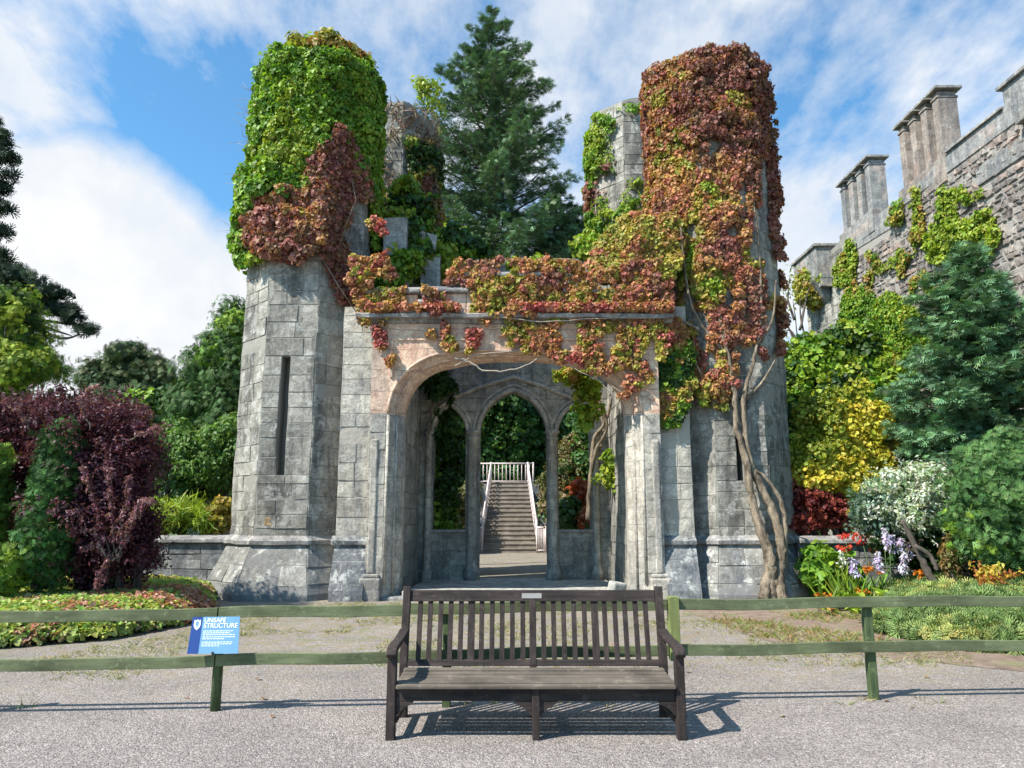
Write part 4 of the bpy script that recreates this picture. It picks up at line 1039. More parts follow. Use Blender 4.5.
def trunk(mb, px, Ys, rs, seg=5, lump=.35):
    q = [P(a, b, y) for (a, b), y in zip(px, Ys)]; o = []; r = []
    for i in range(len(q)-1):
        p0, p1, p2, p3 = q[max(i-1, 0)], q[i], q[i+1], q[min(i+2, len(q)-1)]
        for k in range(seg):
            t = k/seg; o.append(.5*((2*p1)+(p2-p0)*t+(2*p0-5*p1+4*p2-p3)*t*t+(3*p1-p0-3*p2+p3)*t**3)+Vector((random.gauss(0, .008), random.gauss(0, .005), 0))); r.append(rs[i]+(rs[i+1]-rs[i])*t)
    o.append(q[-1]); r.append(rs[-1]); mb.tube(o, r, 10, lump=lump)
trunk(mb, [(772, 600), (776, 578), (781, 555), (779, 530), (770, 505), (757, 478), (750, 462), (745, 430), (744, 395), (752, 368), (757, 345)], [14.45, 14.5, 14.6, 14.66, 14.75, 14.8, 14.82, 14.84, 14.85, 14.85, 14.85], [.20, .14, .10, .085, .075, .07, .06, .055, .05, .035, .025], lump=.6)
trunk(mb, [(768, 600), (771, 575), (768, 552), (757, 520), (752, 500), (748, 470), (742, 445), (736, 425), (735, 400), (732, 380), (728, 355), (722, 335)], [14.43, 14.45, 14.5, 14.6, 14.7, 14.76, 14.8, 14.82, 14.84, 14.84, 14.85, 14.85], [.18, .13, .10, .085, .075, .07, .065, .06, .055, .045, .035, .025], lump=.6)
trunk(mb, [(779, 565), (786, 535), (780, 500), (766, 478), (755, 470)], [14.6, 14.65, 14.7, 14.75, 14.78], [.05, .045, .04, .03, .02], lump=.6)
trunk(mb, [(764, 600), (766, 585), (769, 570)], [14.3, 14.36, 14.45], [.12, .1, .06]); trunk(mb, [(782, 601), (780, 585), (778, 565)], [14.35, 14.4, 14.5], [.12, .1, .06])
for px in ([(736, 400), (715, 392), (700, 372), (690, 345)], [(744, 400), (760, 385), (775, 360)], [(757, 345), (762, 300), (758, 240), (752, 190)], [(722, 335), (716, 290), (722, 240), (712, 170)], [(728, 355), (705, 330), (690, 300), (684, 260), (680, 225)], [(757, 345), (772, 320), (776, 280)], [(700, 330), (684, 322), (668, 320)]):
    trunk(mb, px, [14.9]*len(px), list(np.linspace(.035, .015, len(px))), 4)
mb.build('trunk', M_VINE, big)

# rear right tower creeper
rrc = plant('green_creeper', (GX+RX-1.2, YB+.5, 7), 'yellow-green creeper on the back tower between the fir and the red creeper', 'creeper')
rq = octq(GX+RX, YB+.5+AP, AP+.03, 6.5, 13.1)
rpz = [(583, 270), (586, 200), (590, 100), (640, 92), (648, 112), (628, 112), (616, 120), (612, 180), (610, 220), (640, 225), (646, 270)]
rstr = [(604, 100), (614, 108), (616, 180), (640, 172), (646, 215), (640, 260), (600, 262), (592, 200), (600, 150)]
L = Leaves(); cover(L, rq, 1100, lambda p, n: (front(p, n) & (inpoly(*proj(p), rpz) | (inpoly(*proj(p), rstr) & (fbm(p, 1.4, 2) > .36)))) | (~front(p, n) & (p[:, 2] > 8)), lambda p: blend(p, [YGRN, GREEN, REDB], [.5, .66], seed=11), rad=(.08, .2), per=46, size=.08, hole=(1.3, .36))
L.build('leaves', 'ivy', M_LEAF, rrc)
# rear left tower: dry twigs
rlc = plant('dry_creeper', (GX-RX+1, YB+.5, 7), 'dry brown and green creeper on the back tower beside the tall fir', 'creeper')
L = Leaves(); lqd = octq(GX-RX-.05, YB+.5+AP, AP+.05, 6.5, 13.2)
cover(L, lqd, 1500, lambda p, n: (p[:, 2]+5*(fbm(p, .9, 2)-.5) < 10.8), lambda p: blend(p, [DGREEN, GREEN, OLIV, REDB], [.42, .50, .58], 1.1, 12), rad=(.1, .24), per=44, size=.085)
L.build('leaves', 'ivy', M_LEAF, rlc)
L = Leaves(); p, n = samples(lqd, 7500); k = (p[:, 2] > 8.2+1.5*fbm(p, 1, 2)) & (fbm(p, 1.4, 2) > .42); p, n = p[k], n[k]; t = rng.normal(size=p.shape); t[:, 2] -= .8
L.add(p+n*(.12*rng.random((len(p), 1))), unit(n+.5*rng.normal(size=n.shape)), t, .22+.2*rng.random(len(p)), jitter(pal(len(p), [(.20, .13, .09), (.28, .20, .15), (.15, .09, .06)])))
L.build('dry_stems', 'blade', M_LEAF, rlc)
# plants growing on the wall tops
def bushy(name, lab, cat, balls, pals, thr, size, per, shape='ivy', group=None, mat=None, stems=True, r=(.2, .35), seed=0, shoots=True, **kw):
    "shrub from irregular leaf clumps filling ellipsoids (cx,cy,cz,rx,ry,rz,n)"
    c0 = balls[0]; zb = max(0, min(b[2]-b[5] for b in balls)); o = plant(name, (c0[0], c0[1], zb), lab, cat, group); L = Leaves(); allc = []; sht = []
    for (cx, cy, cz, rx, ry, rz, n) in balls:
        d = unit(rng.normal(size=(n, 3))); q = d*(.62+.38*rng.random((n, 1)))
        q *= .72+1.0*(fbm(d*2.6+seed, 1.0, 3)[:, None]-.28)
        c = np.stack([cx+q[:, 0]*rx, cy+q[:, 1]*ry, cz+q[:, 2]*rz], 1); c = c[c[:, 2] > .05]; c = c[(fbm(c+seed, 1.6/max(rx, .8)+.5, 3) > .40)]; allc.append(c)
        m = max(4, n//4); e = unit(rng.normal(size=(m, 3)))*.5*rng.random((m, 1))**.4; e = np.stack([cx+e[:, 0]*rx, cy+e[:, 1]*ry, cz+e[:, 2]*rz], 1); allc.append(e[e[:, 2] > .1])
        if shoots:
            m = max(5, n//5); e = unit(rng.normal(size=(m, 3))+[0, -.2, .35]); ln = .12+.16*rng.random(m); tt = np.linspace(.8, 1, 6)
            sp_ = np.concatenate([np.stack([cx+e[:, 0]*(rx*.9*u+ln*(u-.8)*6), cy+e[:, 1]*(ry*.9*u+ln*(u-.8)*6), cz+e[:, 2]*(rz*.9*u+ln*(u-.8)*6)], 1) for u in tt]); sht.append(sp_[sp_[:, 2] > .1])
    c = np.concatenate(allc); R_ = r[0]+(r[1]-r[0])*rng.random(len(c))
    L.clumps(c, R_, blend(c, pals, thr, .9, seed), per, size, **kw)
    if sht: sc_ = np.concatenate(sht); L.clumps(sc_, size*.55, blend(sc_, pals, thr, .9, seed), 5, size*.9, jn=.8)
    L.build('leaves', shape, mat or M_LEAF, o)
    if stems:
        mb = MB()
        for (cx, cy, cz, rx, ry, rz, n) in balls:
            b0 = Vector((cx, cy, zb-.05 if zb > .3 else 0))
            for i in range(7):
                e = Vector((cx+random.uniform(-.7, .7)*rx, cy+random.uniform(-.7, .7)*ry, cz+random.uniform(-.1, .7)*rz)); m_ = b0.lerp(e, .5)+Vector((random.gauss(0, .1)*rx, random.gauss(0, .1)*ry, 0))
                w = .02+.012*max(rx, rz); mb.tube([b0+Vector((random.gauss(0, .05), random.gauss(0, .05), 0)), m_, e], [w, w*.7, w*.3], 6)
        mb.build('stems', M_BARK, o)
    return o
def ball(px, py, Y, wpx, hpx, n, ry=None):
    p = P(px, py, Y); k = Y*1.0/FPX; return (p.x, p.y, p.z, wpx*k, ry or wpx*k, hpx*k, n)
bushy('wall_top_plant', 'dark green ivy growing round the two broken piers above the arch', 'ivy', [ball(425, 262, 17.4, 30, 24, 60), ball(412, 252, 16.8, 12, 30, 30), ball(455, 252, 18, 26, 18, 40), ball(410, 205, 17.9, 22, 28, 40)], [DGREEN, GREEN, YGRN], [.5, .6], .12, 42, seed=21)
bushy('wall_top_plant', 'bright green ivy between the red creeper and the square broken pier', 'ivy', [ball(392, 272, 16.2, 14, 14, 26), ball(404, 262, 16.2, 10, 16, 20)], [YGRN, GREEN], [.5], .11, 40, seed=22, r=(.14, .24), stems=False)
bushy('wall_top_plant', 'mixed green weeds growing along the top of the back wall', 'ivy', [ball(474, 250, 18.9, 14, 8, 26), ball(588, 252, 18.9, 12, 10, 20), ball(530, 268, 17.8, 20, 3, 10), ball(455, 240, 19.3, 14, 12, 16)], [DGREEN, GREEN, YGRN], [.42, .5], .12, 40, seed=23)
# climbers inside the porch
c1 = bushy('porch_climber', 'yellow-green climber with bare twisted stems inside the right of the porch', 'climber', [ball(570, 376, 16.4, 14, 6, 16), ball(590, 392, 16.4, 14, 12, 22), ball(588, 415, 16.4, 7, 9, 8), ball(612, 470, 17.9, 8, 18, 7)], [YGRN, OLIV], [.62], .12, 26, seed=24, r=(.12, .2), stems=False)
mb = MB()
for px in ([(592, 470), (594, 440), (604, 425), (610, 405), (614, 390)], [(588, 520), (590, 480), (596, 450), (607, 430), (604, 408)], [(598, 400), (604, 425), (600, 450)]): trunk(mb, px, [18.3, 18.3, 18.1, 17.9, 17.8][:len(px)], list(np.linspace(.06, .03, len(px))))
mb.build('stem', M_VINE, c1)
c2 = bushy('porch_climber', 'dark ivy hanging down the left window of the porch back wall', 'climber', [ball(440, 385, 18.4, 16, 18, 14), ball(448, 430, 18.9, 10, 30, 14), ball(440, 490, 19.3, 12, 40, 22)], [DGREEN, DGREEN, GREEN], [.5, .62], .11, 34, seed=25, r=(.12, .24), stems=False)
mb = MB(); trunk(mb, [(412, 405), (416, 430), (424, 450), (434, 466)], [17.6, 17.8, 18, 18.3], [.015]*4); trunk(mb, [(428, 440), (432, 410), (440, 385), (455, 370)], [18.4]*4, [.03, .03, .02, .015]); mb.build('stem', M_VINE, c2)
# ---------- castle creepers ----------
def castq(y0, y1, z0, z1, off=-.08): return [[(CX(y1)+off, y1, z0), (CX(y0)+off, y0, z0), (CX(y0)+off, y0, z1), (CX(y1)+off, y1, z1)]]
def castcreeper(lab, polys, n, pals, thr, seed, hole=(.9, .4), size=.10, per=30, rad=(.08, .2), q=None):
    o = plant('castle_creeper', (15.3, 26, 0), lab, 'creeper', 'creepers on the castle wall'); L = Leaves()
    def m(p, nn):
        x, y = proj(p); k = np.zeros(len(p), bool)
        for g in polys: k |= inpoly(x, y, g)
        return k
    cover(L, q or castq(17, 36.5, 3, 14), n, m, lambda p: blend(p, pals, thr, .7, seed), rad=rad, per=per, size=size, hole=hole)
    L.build('leaves', 'ivy', M_LEAF, o); return o
castcreeper('bright lime creeper patch high on the castle wall above the blue-green conifer', [[(940, 190), (962, 188), (985, 200), (1004, 235), (990, 262), (950, 262), (930, 262), (925, 240), (938, 215)], [(976, 188), (988, 196), (984, 215), (972, 212)]], 5000, [YGRN, [(.34, .42, .05)], GREEN], [.5, .7], 31, hole=(.8, .36))
castcreeper('thin lime creeper strand climbing left of the larger lime patch', [[(912, 180), (920, 190), (928, 240), (925, 262), (914, 255), (914, 215)], [(835, 270), (850, 240), (870, 250), (880, 290), (862, 300), (845, 310)], [(868, 258), (905, 250), (930, 270), (940, 300), (905, 330), (870, 300)], [(893, 205), (905, 200), (904, 225), (890, 225)]], 5500, [YGRN, OLIV, GREEN], [.5, .62], 32, hole=(.8, .46), per=22)
castcreeper('straggling green creeper over the lower castle wall behind the yellow shrub', [[(848, 290), (900, 300), (935, 320), (930, 400), (880, 400), (850, 400), (838, 340)]], 6500, [GREEN, YGRN, OLIV], [.45, .6], 33, hole=(.8, .44), per=22)
o = plant('castle_creeper', (15.2, 35, 8), 'olive creeper bunch on the corner turret of the castle wall', 'creeper', 'creepers on the castle wall'); L = Leaves()
b = ball(812, 288, 35, 14, 18, 60); d = unit(rng.normal(size=(60, 3))); c = np.array(b[:3])+d*np.array(b[3:6])*.85; L.clumps(c, .4, blend(c, [OLIV, YGRN, GREEN], [.5, .6], .8), 40, .18); L.build('leaves', 'ivy', M_LEAF, o)

# ---------- conifers ----------
def conifer(name, lab, cat, x, y, h, rb, cols, levels=34, per=7, spl=.42, zb=.6, droop=.25, up=.15, size=.42, shape=1.0, bark_=None, dens=1.0, seed=0, dz=0.0, crown='crown', irregular=.3, ltip=.8, group=None):
    o = plant(name, (x, y, dz), lab, cat, group); rs = np.random.default_rng(100+seed); L = Leaves(); mb = MB()
    mb.tube([(x, y, dz), (x+.02*h*.3, y, dz+h*.5), (x, y, dz+h*.985)], [h*.018+.04, h*.011+.02, .012], 9, lump=.15)
    for li in range(levels):
        f = (li+.5)/levels; z = dz+zb+(h-zb)*f**.9; f = (z-dz-zb)/(h-zb)
        ln = rb*(1-f)**shape+.12
        for k in range(per if f < .85 else max(3, per-3)):
            a = li*2.4+2*math.pi*k/per+rs.normal()*.25; l = ln*(1-irregular*rs.random()+.12*rs.normal()*irregular/.3); l = min(max(l, .12), ln*1.05, rb*.62)
            n = 6; t = np.linspace(0, 1, n); zz = z+l*(up*t*1.0-droop*t**2*1.0+(.18*t**3)*1)+.04*rs.normal()
            pts = np.stack([x+np.cos(a)*l*t, y+np.sin(a)*l*t, zz], 1)
            if l > .5: mb.tube([tuple(q) for q in pts[::2]]+[tuple(pts[-1])], [.012+.012*l*(1-i/3.0) if i < 3 else .008 for i in range(4)][:len(pts[::2])+1], 4, cap=False)
            m = max(4, int(dens*l/size*13)); s = .12+.9*rs.random(m)**.75; s = np.minimum(s, 1.02)
            i0 = np.minimum((s*(n-1)).astype(int), n-2); fr = s*(n-1)-i0; base = pts[i0]*(1-fr[:, None])+pts[i0+1]*fr[:, None]
            side = np.array([-math.sin(a), math.cos(a), 0]); outv = np.array([math.cos(a), math.sin(a), .0])
            w = (rs.random(m)*2-1)*spl*l*(1-s*.75)*.8
            base = base+side*w[:, None]; base[:, 2] += .05*rs.normal(size=m)-.12*np.abs(w)
            tip = outv*(.8+.3*rs.random((m, 1)))+side*(np.sign(w)*(.3+.5*rs.random(m)))[:, None]+.3*rs.normal(size=(m, 3)); tip[:, 2] -= droop*.6*rs.random(m)-.12
            nn = np.array([0, 0, 1.0])+.45*rs.normal(size=(m, 3))
            cc = cols[0]*np.ones((m, 3)) if len(cols) == 1 else np.array(cols)[rs.integers(0, len(cols), m)]
            cc = cc*(.8+.35*rs.random()); cc = cc*(1+.35*np.clip(s-.6, 0, .4)[:, None]*ltip*2)
            L.add(base, nn, tip, size*(.6+.6*rs.random(m)), jitter(cc, .2))
    # leader
    m = 14; L.add(np.tile([x, y, dz+h-.25], (m, 1))+.05*rs.normal(size=(m, 3)), rs.normal(size=(m, 3)), np.array([0, 0, 1.])+.35*rs.normal(size=(m, 3)), size*.8*np.ones(m), jitter(np.tile(cols[-1], (m, 1))))
    mb.build('trunk', M_BARK, o); L.build(crown, 'sprig', M_NEEDLE, o); return o
FIR = [(.09, .16, .085), (.13, .20, .10), (.07, .13, .065)]
BLU = [(.075, .15, .075), (.105, .20, .10), (.15, .25, .12)]
p = P(494, 6, 44)
conifer('fir_tree', 'tallest dark fir standing behind the arch between the towers', 'conifer', p.x-.2, 44, p.z, 9.6, FIR, levels=56, per=7, zb=9, droop=.30, up=.50, size=.36, shape=.80, dens=.95, seed=1, spl=.34, irregular=.7, ltip=1.5)
p = P(560, 175, 46); conifer('fir_tree', 'shorter dark fir behind the arch, to the right of the tallest fir', 'conifer', p.x, 46, p.z-.6, 4.8, FIR, levels=30, per=7, zb=9, droop=.25, up=.45, size=.38, shape=.6, dens=1.0, seed=2, irregular=.65)
p = P(425, 82, 24); c = [ball(430, 92, 24, 14, 12, 22), ball(418, 88, 24, 9, 7, 9), ball(437, 108, 24, 8, 6, 7), ball(432, 130, 24.2, 6, 5, 5)]
bl = plant('leafy_tree', (p.x-.2, 24, 0), 'spindly lime-leaved tree top beside the back left tower', 'tree'); L = Leaves(); cc = np.concatenate([np.array(q[:3])+unit(rng.normal(size=(q[6], 3)))*np.array(q[3:6])*.8 for q in c])
L.clumps(cc, .24, pal(len(cc), YGRN), 16, .16, up=.3); L.build('crown', 'oval', M_LEAF, bl); mb = MB(); mb.tube([(p.x-.2, 24, 0), (p.x-.1, 24, 9), (p.x+.1, 24, p.z)], [.14, .08, .02], 7); mb.build('trunk', M_BARK, bl)

p = P(962, 245, 14.6); conifer('spruce_tree', 'large blue-green conifer at the right in front of the castle wall', 'conifer', p.x, 14.6, p.z, 2.75, BLU, levels=40, per=9, zb=1.2, droop=.30, up=.22, size=.17, shape=.72, dens=1.35, seed=3, spl=.5, irregular=.60, ltip=1.2)

# left side trees
LIME = [(.12, .20, .02), (.20, .30, .03), (.08, .15, .02)]
p = P(4, 292, 17); bushy('cypress_tree', 'bright lime-green bushy tree at the left edge above the purple bush', 'tree', [ball(0, 345, 17, 45, 50, 130), ball(30, 372, 16.8, 30, 22, 60), ball(8, 312, 17, 22, 24, 40), ball(-10, 420, 17.2, 50, 60, 90)], [LIME, YGRN, DGREEN], [.5, .68], .10, 90, shape='sprig', mat=M_NEEDLE, seed=41, r=(.2, .42), droop=-.3)
def flatpine(name, lab, px, py, Y, limbs, blobs, cols, size=.3):
    o = plant(name, (P(px, py, Y).x, Y, 0), lab, 'tree'); mb = MB(); L = Leaves(); b = P(px, py, Y)
    mb.tube([(b.x, Y, 0), (b.x+.2, Y, b.z*.5), (b.x, Y, b.z)], [.35, .25, .1], 8, lump=.2)
    for l in limbs: trunk(mb, l, [Y]*len(l), list(np.linspace(.09, .015, len(l))), 4)
    for (x, y, w, h, n) in blobs:
        q = P(x, y, Y); k = Y/FPX; d = unit(rng.normal(size=(n, 3)))*rng.random((n, 1))**.4; c = np.array(q)+d*np.array([w*k, w*k*.9, h*k])
        L.clumps(c, .32, pal(n, cols), 22, size, up=.5, flat=.55, droop=-.4)
    mb.build('trunk', M_BARK, o); L.build('crown', 'sprig', M_NEEDLE, o)
PINE = [(.03, .055, .03), (.045, .07, .035), (.02, .04, .025)]
flatpine('pine_tree', 'dark flat-topped pine with a long bare branch reaching right at the left edge', -30, 180, 24, [[(-30, 300), (0, 310), (40, 320), (75, 325), (88, 332)], [(-20, 280), (20, 285), (50, 300), (70, 310)], [(-30, 240), (0, 290), (30, 280)], [(20, 322), (60, 338), (80, 334)], [(10, 315), (45, 327), (72, 336)]],
   [(18, 282, 26, 8, 50), (45, 296, 22, 6, 34), (5, 272, 16, 6, 20), (60, 311, 14, 4, 18), (72, 319, 9, 3, 9), (85, 331, 6, 2, 7), (22, 308, 22, 4, 18), (-10, 296, 16, 12, 24)], PINE, .22)
flatpine('pine_tree', 'sparse dark conifer crown high at the left edge of the view', -45, 100, 20, [[(-45, 260), (-20, 240), (2, 225)], [(-45, 200), (-10, 190), (10, 170)], [(-45, 160), (-15, 140), (8, 130)], [(-40, 280), (-10, 265), (5, 250)]],
   [(-4, 140, 12, 9, 16), (2, 160, 9, 5, 10), (-8, 185, 11, 8, 14), (-2, 208, 8, 4, 8), (-9, 232, 12, 6, 14), (-4, 255, 9, 5, 9), (-18, 120, 8, 8, 8), (6, 178, 4, 3, 3), (-45, 200, 8, 70, 14)], PINE, .22)
bushy('scots_pine', 'distant rounded pine crown against the cloud between purple bush and cypress', 'tree', [ball(126, 358, 34, 18, 9, 40), ball(104, 372, 34, 16, 7, 30), ball(150, 368, 34.5, 15, 8, 30), ball(133, 377, 34, 20, 7, 30), ball(92, 385, 34, 12, 6, 20), ball(162, 382, 34, 12, 7, 20), ball(116, 385, 34, 22, 7, 30), ball(130, 405, 34, 44, 14, 80)], [[(.06, .10, .04), (.09, .13, .05), (.12, .14, .06)]], [], .24, 55, shape='sprig', mat=M_NEEDLE, seed=42, r=(.25, .75), droop=-.5)
p = P(160, 362, 36); conifer('young_conifer', 'small pointed conifer top just right of the distant pine', 'conifer', p.x, 36, p.z, 1.6, FIR, levels=14, per=6, zb=4, size=.45, seed=5)
bushy('weeping_cypress', 'dense dark green cypress immediately left of the gatehouse tower', 'tree', [ball(240, 345, 22, 26, 40, 120), ball(222, 375, 21.5, 32, 38, 150), ball(200, 405, 21.2, 26, 28, 110), ball(245, 390, 21.5, 34, 60, 120), ball(215, 420, 21.2, 40, 34, 110)], [[(.06, .12, .035), (.085, .155, .045)], GREEN], [.66], .15, 90, shape='sprig', mat=M_NEEDLE, seed=43, r=(.3, .55), droop=.9)
bushy('laurel_bush', 'glossy dark green bush below the cypress left of the gatehouse', 'shrub', [ball(200, 465, 19.5, 34, 36, 130), ball(170, 455, 19.8, 26, 30, 80), ball(225, 455, 19.5, 24, 36, 80)], [[(.08, .16, .04)], [(.11, .20, .045), (.14, .24, .06)]], [.45], .12, 90, seed=44, shape='oval', r=(.2, .42))
bushy('hedge', 'dark mixed hedge far behind the purple bush', 'hedge', [ball(60, 440, 30, 90, 40, 160), ball(160, 430, 28, 40, 36, 100), ball(-60, 430, 28, 80, 60, 120), ball(200, 500, 26, 60, 30, 80)], [DGREEN, GREEN], [.62], .19, 70, seed=45, r=(.4, .8))
FERN = [(.16, .26, .03), (.10, .20, .02), (.24, .30, .04)]
bushy('fern_clump', 'bright green ferny plants just above the low wall left of the gatehouse', 'plant', [ball(182, 515, 16.9, 24, 12, 50, .8), ball(165, 520, 16.8, 20, 12, 30, .6), ball(205, 522, 16.9, 18, 8, 26, .6)], [FERN, YGRN], [.6], .24, 40, shape='blade', seed=46, r=(.12, .22), droop=.1, up=.8)
bushy('golden_shrub', 'small golden shrub tucked beside the tower above the left wall', 'shrub', [ball(222, 515, 16.7, 9, 14, 24)], [[(.36, .26, .05), (.30, .28, .06)]], [], .10, 40, seed=47, r=(.1, .2))
t = empty('stone_shed', (-8.0, 20.3, 0), 'pale flat-topped stone block showing between bushes left of the gatehouse', 'shed'); mb = MB(); a, b_ = P(190, 499, 20), P(212, 499, 20); mb.b(a.x, b_.x+.4, 20, 21.5, 0, a.z-.08); mb.build('wall', M_PALE, t, bevel=.02); mb = MB(); mb.b(a.x-.05, b_.x+.45, 19.95, 21.6, a.z-.077, a.z); mb.build('roof', M_SLAB, t, bevel=.02)
# purple bushes
PUR = [(.085, .025, .04), (.12, .035, .05), (.06, .02, .03)]; PURL = [(.26, .12, .14), (.20, .075, .10), (.32, .16, .17)]
bushy('purple_bush', 'large dark purple barberry bush left of the gatehouse', 'shrub', [ball(95, 455, 12.5, 58, 60, 330), ball(128, 470, 12.3, 36, 50, 140), ball(90, 530, 12.3, 62, 50, 260), ball(60, 425, 12.7, 44, 34, 130), ball(122, 430, 12.7, 34, 30, 90), ball(105, 560, 12.3, 56, 34, 160), ball(142, 535, 12.4, 18, 36, 60)], [PUR, PUR, [(.17, .07, .09), (.13, .05, .07)]], [.45, .58], .06, 64, seed=48, shape='oval', r=(.13, .27), up=.5, droop=.2)
bushy('purple_bush', 'smaller purple-leaved bush at the left edge behind the dark column conifer', 'shrub', [ball(15, 440, 12.8, 50, 45, 220), ball(10, 505, 12.7, 44, 55, 200)], [PUR, PUR, [(.17, .07, .09), (.13, .05, .07)]], [.5, .6], .06, 62, seed=49, shape='oval', r=(.13, .26), up=.5, droop=.2)
# arching pale purple sprays
sp = plant('purple_bush', (P(115, 560, 11.6).x, 11.6, 0), 'pale pinkish purple arching sprays standing in front of the barberry bush', 'shrub'); L = Leaves(); mb = MB()
for px in ([(112, 560), (100, 520), (88, 480), (84, 470)], [(115, 560), (112, 520), (110, 485), (109, 470)], [(117, 560), (122, 520), (130, 485), (129, 478)], [(118, 560), (128, 525), (142, 500), (152, 502)], [(118, 562), (128, 530), (140, 510), (148, 503)], [(110, 560), (95, 530), (75, 530), (60, 540)], [(116, 560), (108, 560), (100, 575), (98, 590)], [(112, 560), (92, 545), (80, 550)], [(130, 440), (150, 430), (160, 428)], [(90, 430), (80, 400), (95, 385)], [(30, 430), (20, 410), (5, 400)]):
    pts = [P(a, b, 11.6) for a, b in px]; o = [pts[0]]
    for a, b in zip(pts, pts[1:]):
        for i in range(1, 9): o.append(a.lerp(b, i/8)+Vector((random.gauss(0, .012), random.gauss(0, .03), random.gauss(0, .012))))
    mb.tube(o, list(np.linspace(.015, .005, len(o))), 5); c = np.array(o[4:]); L.clumps(c, .045, pal(len(c), PURL), 20, .05, jn=.4)
L.build('leaves', 'oval', M_LEAF, sp); mb.build('stems', M_BARK, sp)
bushy('column_conifer', 'narrow dark green conifer column in front of the purple bush', 'conifer', [ball(60, 450, 11.8, 8, 26, 50), ball(54, 490, 11.7, 15, 38, 90), ball(44, 545, 11.6, 20, 38, 110)], [[(.05, .13, .035), (.07, .17, .04)], DGREEN], [.6], .085, 110, shape='sprig', mat=M_NEEDLE, seed=50, r=(.12, .25), droop=-.7)
bushy('low_conifer', 'yellow-green conifer shrub at the far left edge beside the bed', 'conifer', [ball(-14, 475, 11.6, 16, 36, 70), ball(-24, 520, 11.5, 26, 60, 90), ball(4, 574, 11.3, 18, 18, 60)], [[(.06, .12, .02), (.10, .17, .03)], LIME], [.55], .085, 100, shape='sprig', mat=M_NEEDLE, seed=51, r=(.12, .25), droop=-.4)

# ---------- ground covers ----------
def carpet(name, poly, hfn, n, size, pals, thr, seed, lab, cat, shape='ivy', mat=None, rad=.09, per=14, sc=1.0, up=.9, droop=.3, kind='stuff'):
    poly = [tuple(q) for q in poly]; xs = [q[0] for q in poly]; ys = [q[1] for q in poly]
    x = rng.uniform(min(xs), max(xs), n*3); y = rng.uniform(min(ys), max(ys), n*3); k = inpoly(x, y, poly); x, y = x[k][:n], y[k][:n]
    c = np.stack([x, y, np.zeros(len(x))], 1); c[:, 2] = hfn(c)
    L = Leaves(); L.clumps(c, rad, blend(c, pals, thr, sc, seed), per, size, up=up, droop=droop); o = L.build(name, shape, mat or M_LEAF)
    tag(o, lab, cat, kind=kind); return o
def edge_h(poly, hmax, w=.5):
    a = np.array(poly, float)
    def f(c):
        d = np.full(len(c), 9.)
        for i in range(len(a)):
            p, q = a[i], a[(i+1) % len(a)]; v = q-p; t = np.clip(((c[:, :2]-p)@v)/max(v@v, 1e-9), 0, 1); d = np.minimum(d, np.linalg.norm(c[:, :2]-(p+t[:, None]*v), axis=1))
        return .03+hmax*np.minimum(1, d/w)**.6*(.75+.5*fbm(c, 1.3, 2))
    return f
lb2 = [(-11, 9.4), (-6.4, 9.4), (-5.3, 10.1), (-4.85, 11.5), (-5.15, 13.2), (-5.75, 14.6), (-6.0, 15.6), (-11, 15.6)]
carpet('ground_cover', lb2, edge_h(lb2, .30), 15000, .062, [[(.42, .24, .14), (.40, .32, .14)], [(.44, .46, .12), (.30, .40, .09)], [(.26, .38, .08), (.44, .46, .14)], [(.46, .27, .17), (.46, .20, .14)]], [.34, .50, .63], 61, 'low green and red leafy ground cover filling the bed behind the left fence', 'ground cover')
jp = [G(*q) for q in ((872, 632), (950, 650), (1024, 655), (1200, 670))]+[(14, 15.4), (8.0, 15.4), (6.9, 14.6), (6.3, 13.2)]
JUN = [(.15, .22, .07), (.20, .27, .09), (.11, .17, .05)]
carpet('juniper_carpet', jp, edge_h(jp, .42, 1.2), 9500, .105, [JUN, [(.30, .34, .09), (.34, .33, .10)], JUN], [.48, .60], 62, 'spreading grey-green juniper carpet behind the right fence', 'ground cover', shape='sprig', mat=M_NEEDLE, rad=.10, per=24, up=.7, droop=-.2)
# weeds on soil and dead grass tufts
def tufts(name, poly, n, size, cols, lab, per=7, f=None):
    poly = [tuple(q) for q in poly]; a = np.array(poly); x = rng.uniform(a[:, 0].min(), a[:, 0].max(), n*3); y = rng.uniform(a[:, 1].min(), a[:, 1].max(), n*3); k = inpoly(x, y, poly); x, y = x[k][:n], y[k][:n]
    c = np.stack([x, y, 0*x], 1); k = fbm(c, 1.1, 3) > (f or .46); c = c[k]; i = np.repeat(np.arange(len(c)), per); m = len(i); d = rng.normal(size=(m, 3)); d[:, 2] = 0
    t = d*.8; t[:, 2] = .55; L = Leaves(); L.add(c[i]+d*.02+[0, 0, .004], unit(np.cross(t, rng.normal(size=(m, 3)))), t, size*(.5+rng.random(m)), jitter(pal(m, cols), .3)); tag(L.build(name, 'blade', M_LEAF), lab, 'grass', kind='stuff')
tufts('dry_grass', [(-6.0, 7.4), (-1, 8.2), (5, 8.4), (5.8, 10), (5.4, 14.2), (2.4, 14.4), (-2, 14.4), (-4.8, 14.0), (-4.6, 11)], 5200, .055, [(.36, .30, .15), (.26, .27, .09), (.42, .36, .22), (.15, .20, .05)], 'short dry grass and moss tufts thinly dotting the gravel beyond the fence', f=.48)
tufts('weeds', soilp[:3]+[(6.6, 12), (6.0, 14.4), (3.2, 14.5)], 700, .09, [(.14, .22, .04), (.24, .28, .06), (.30, .16, .06), (.36, .24, .12)], 'small green and rusty weeds on the brown soil border', f=.5)
tufts('fence_weeds', [(-8, 6.25), (8, 6.9), (8, 7.25), (-8, 6.5)], 150, .06, [(.16, .20, .05), (.32, .28, .14)], 'tiny grass tufts along the foot of the fence', f=.52)
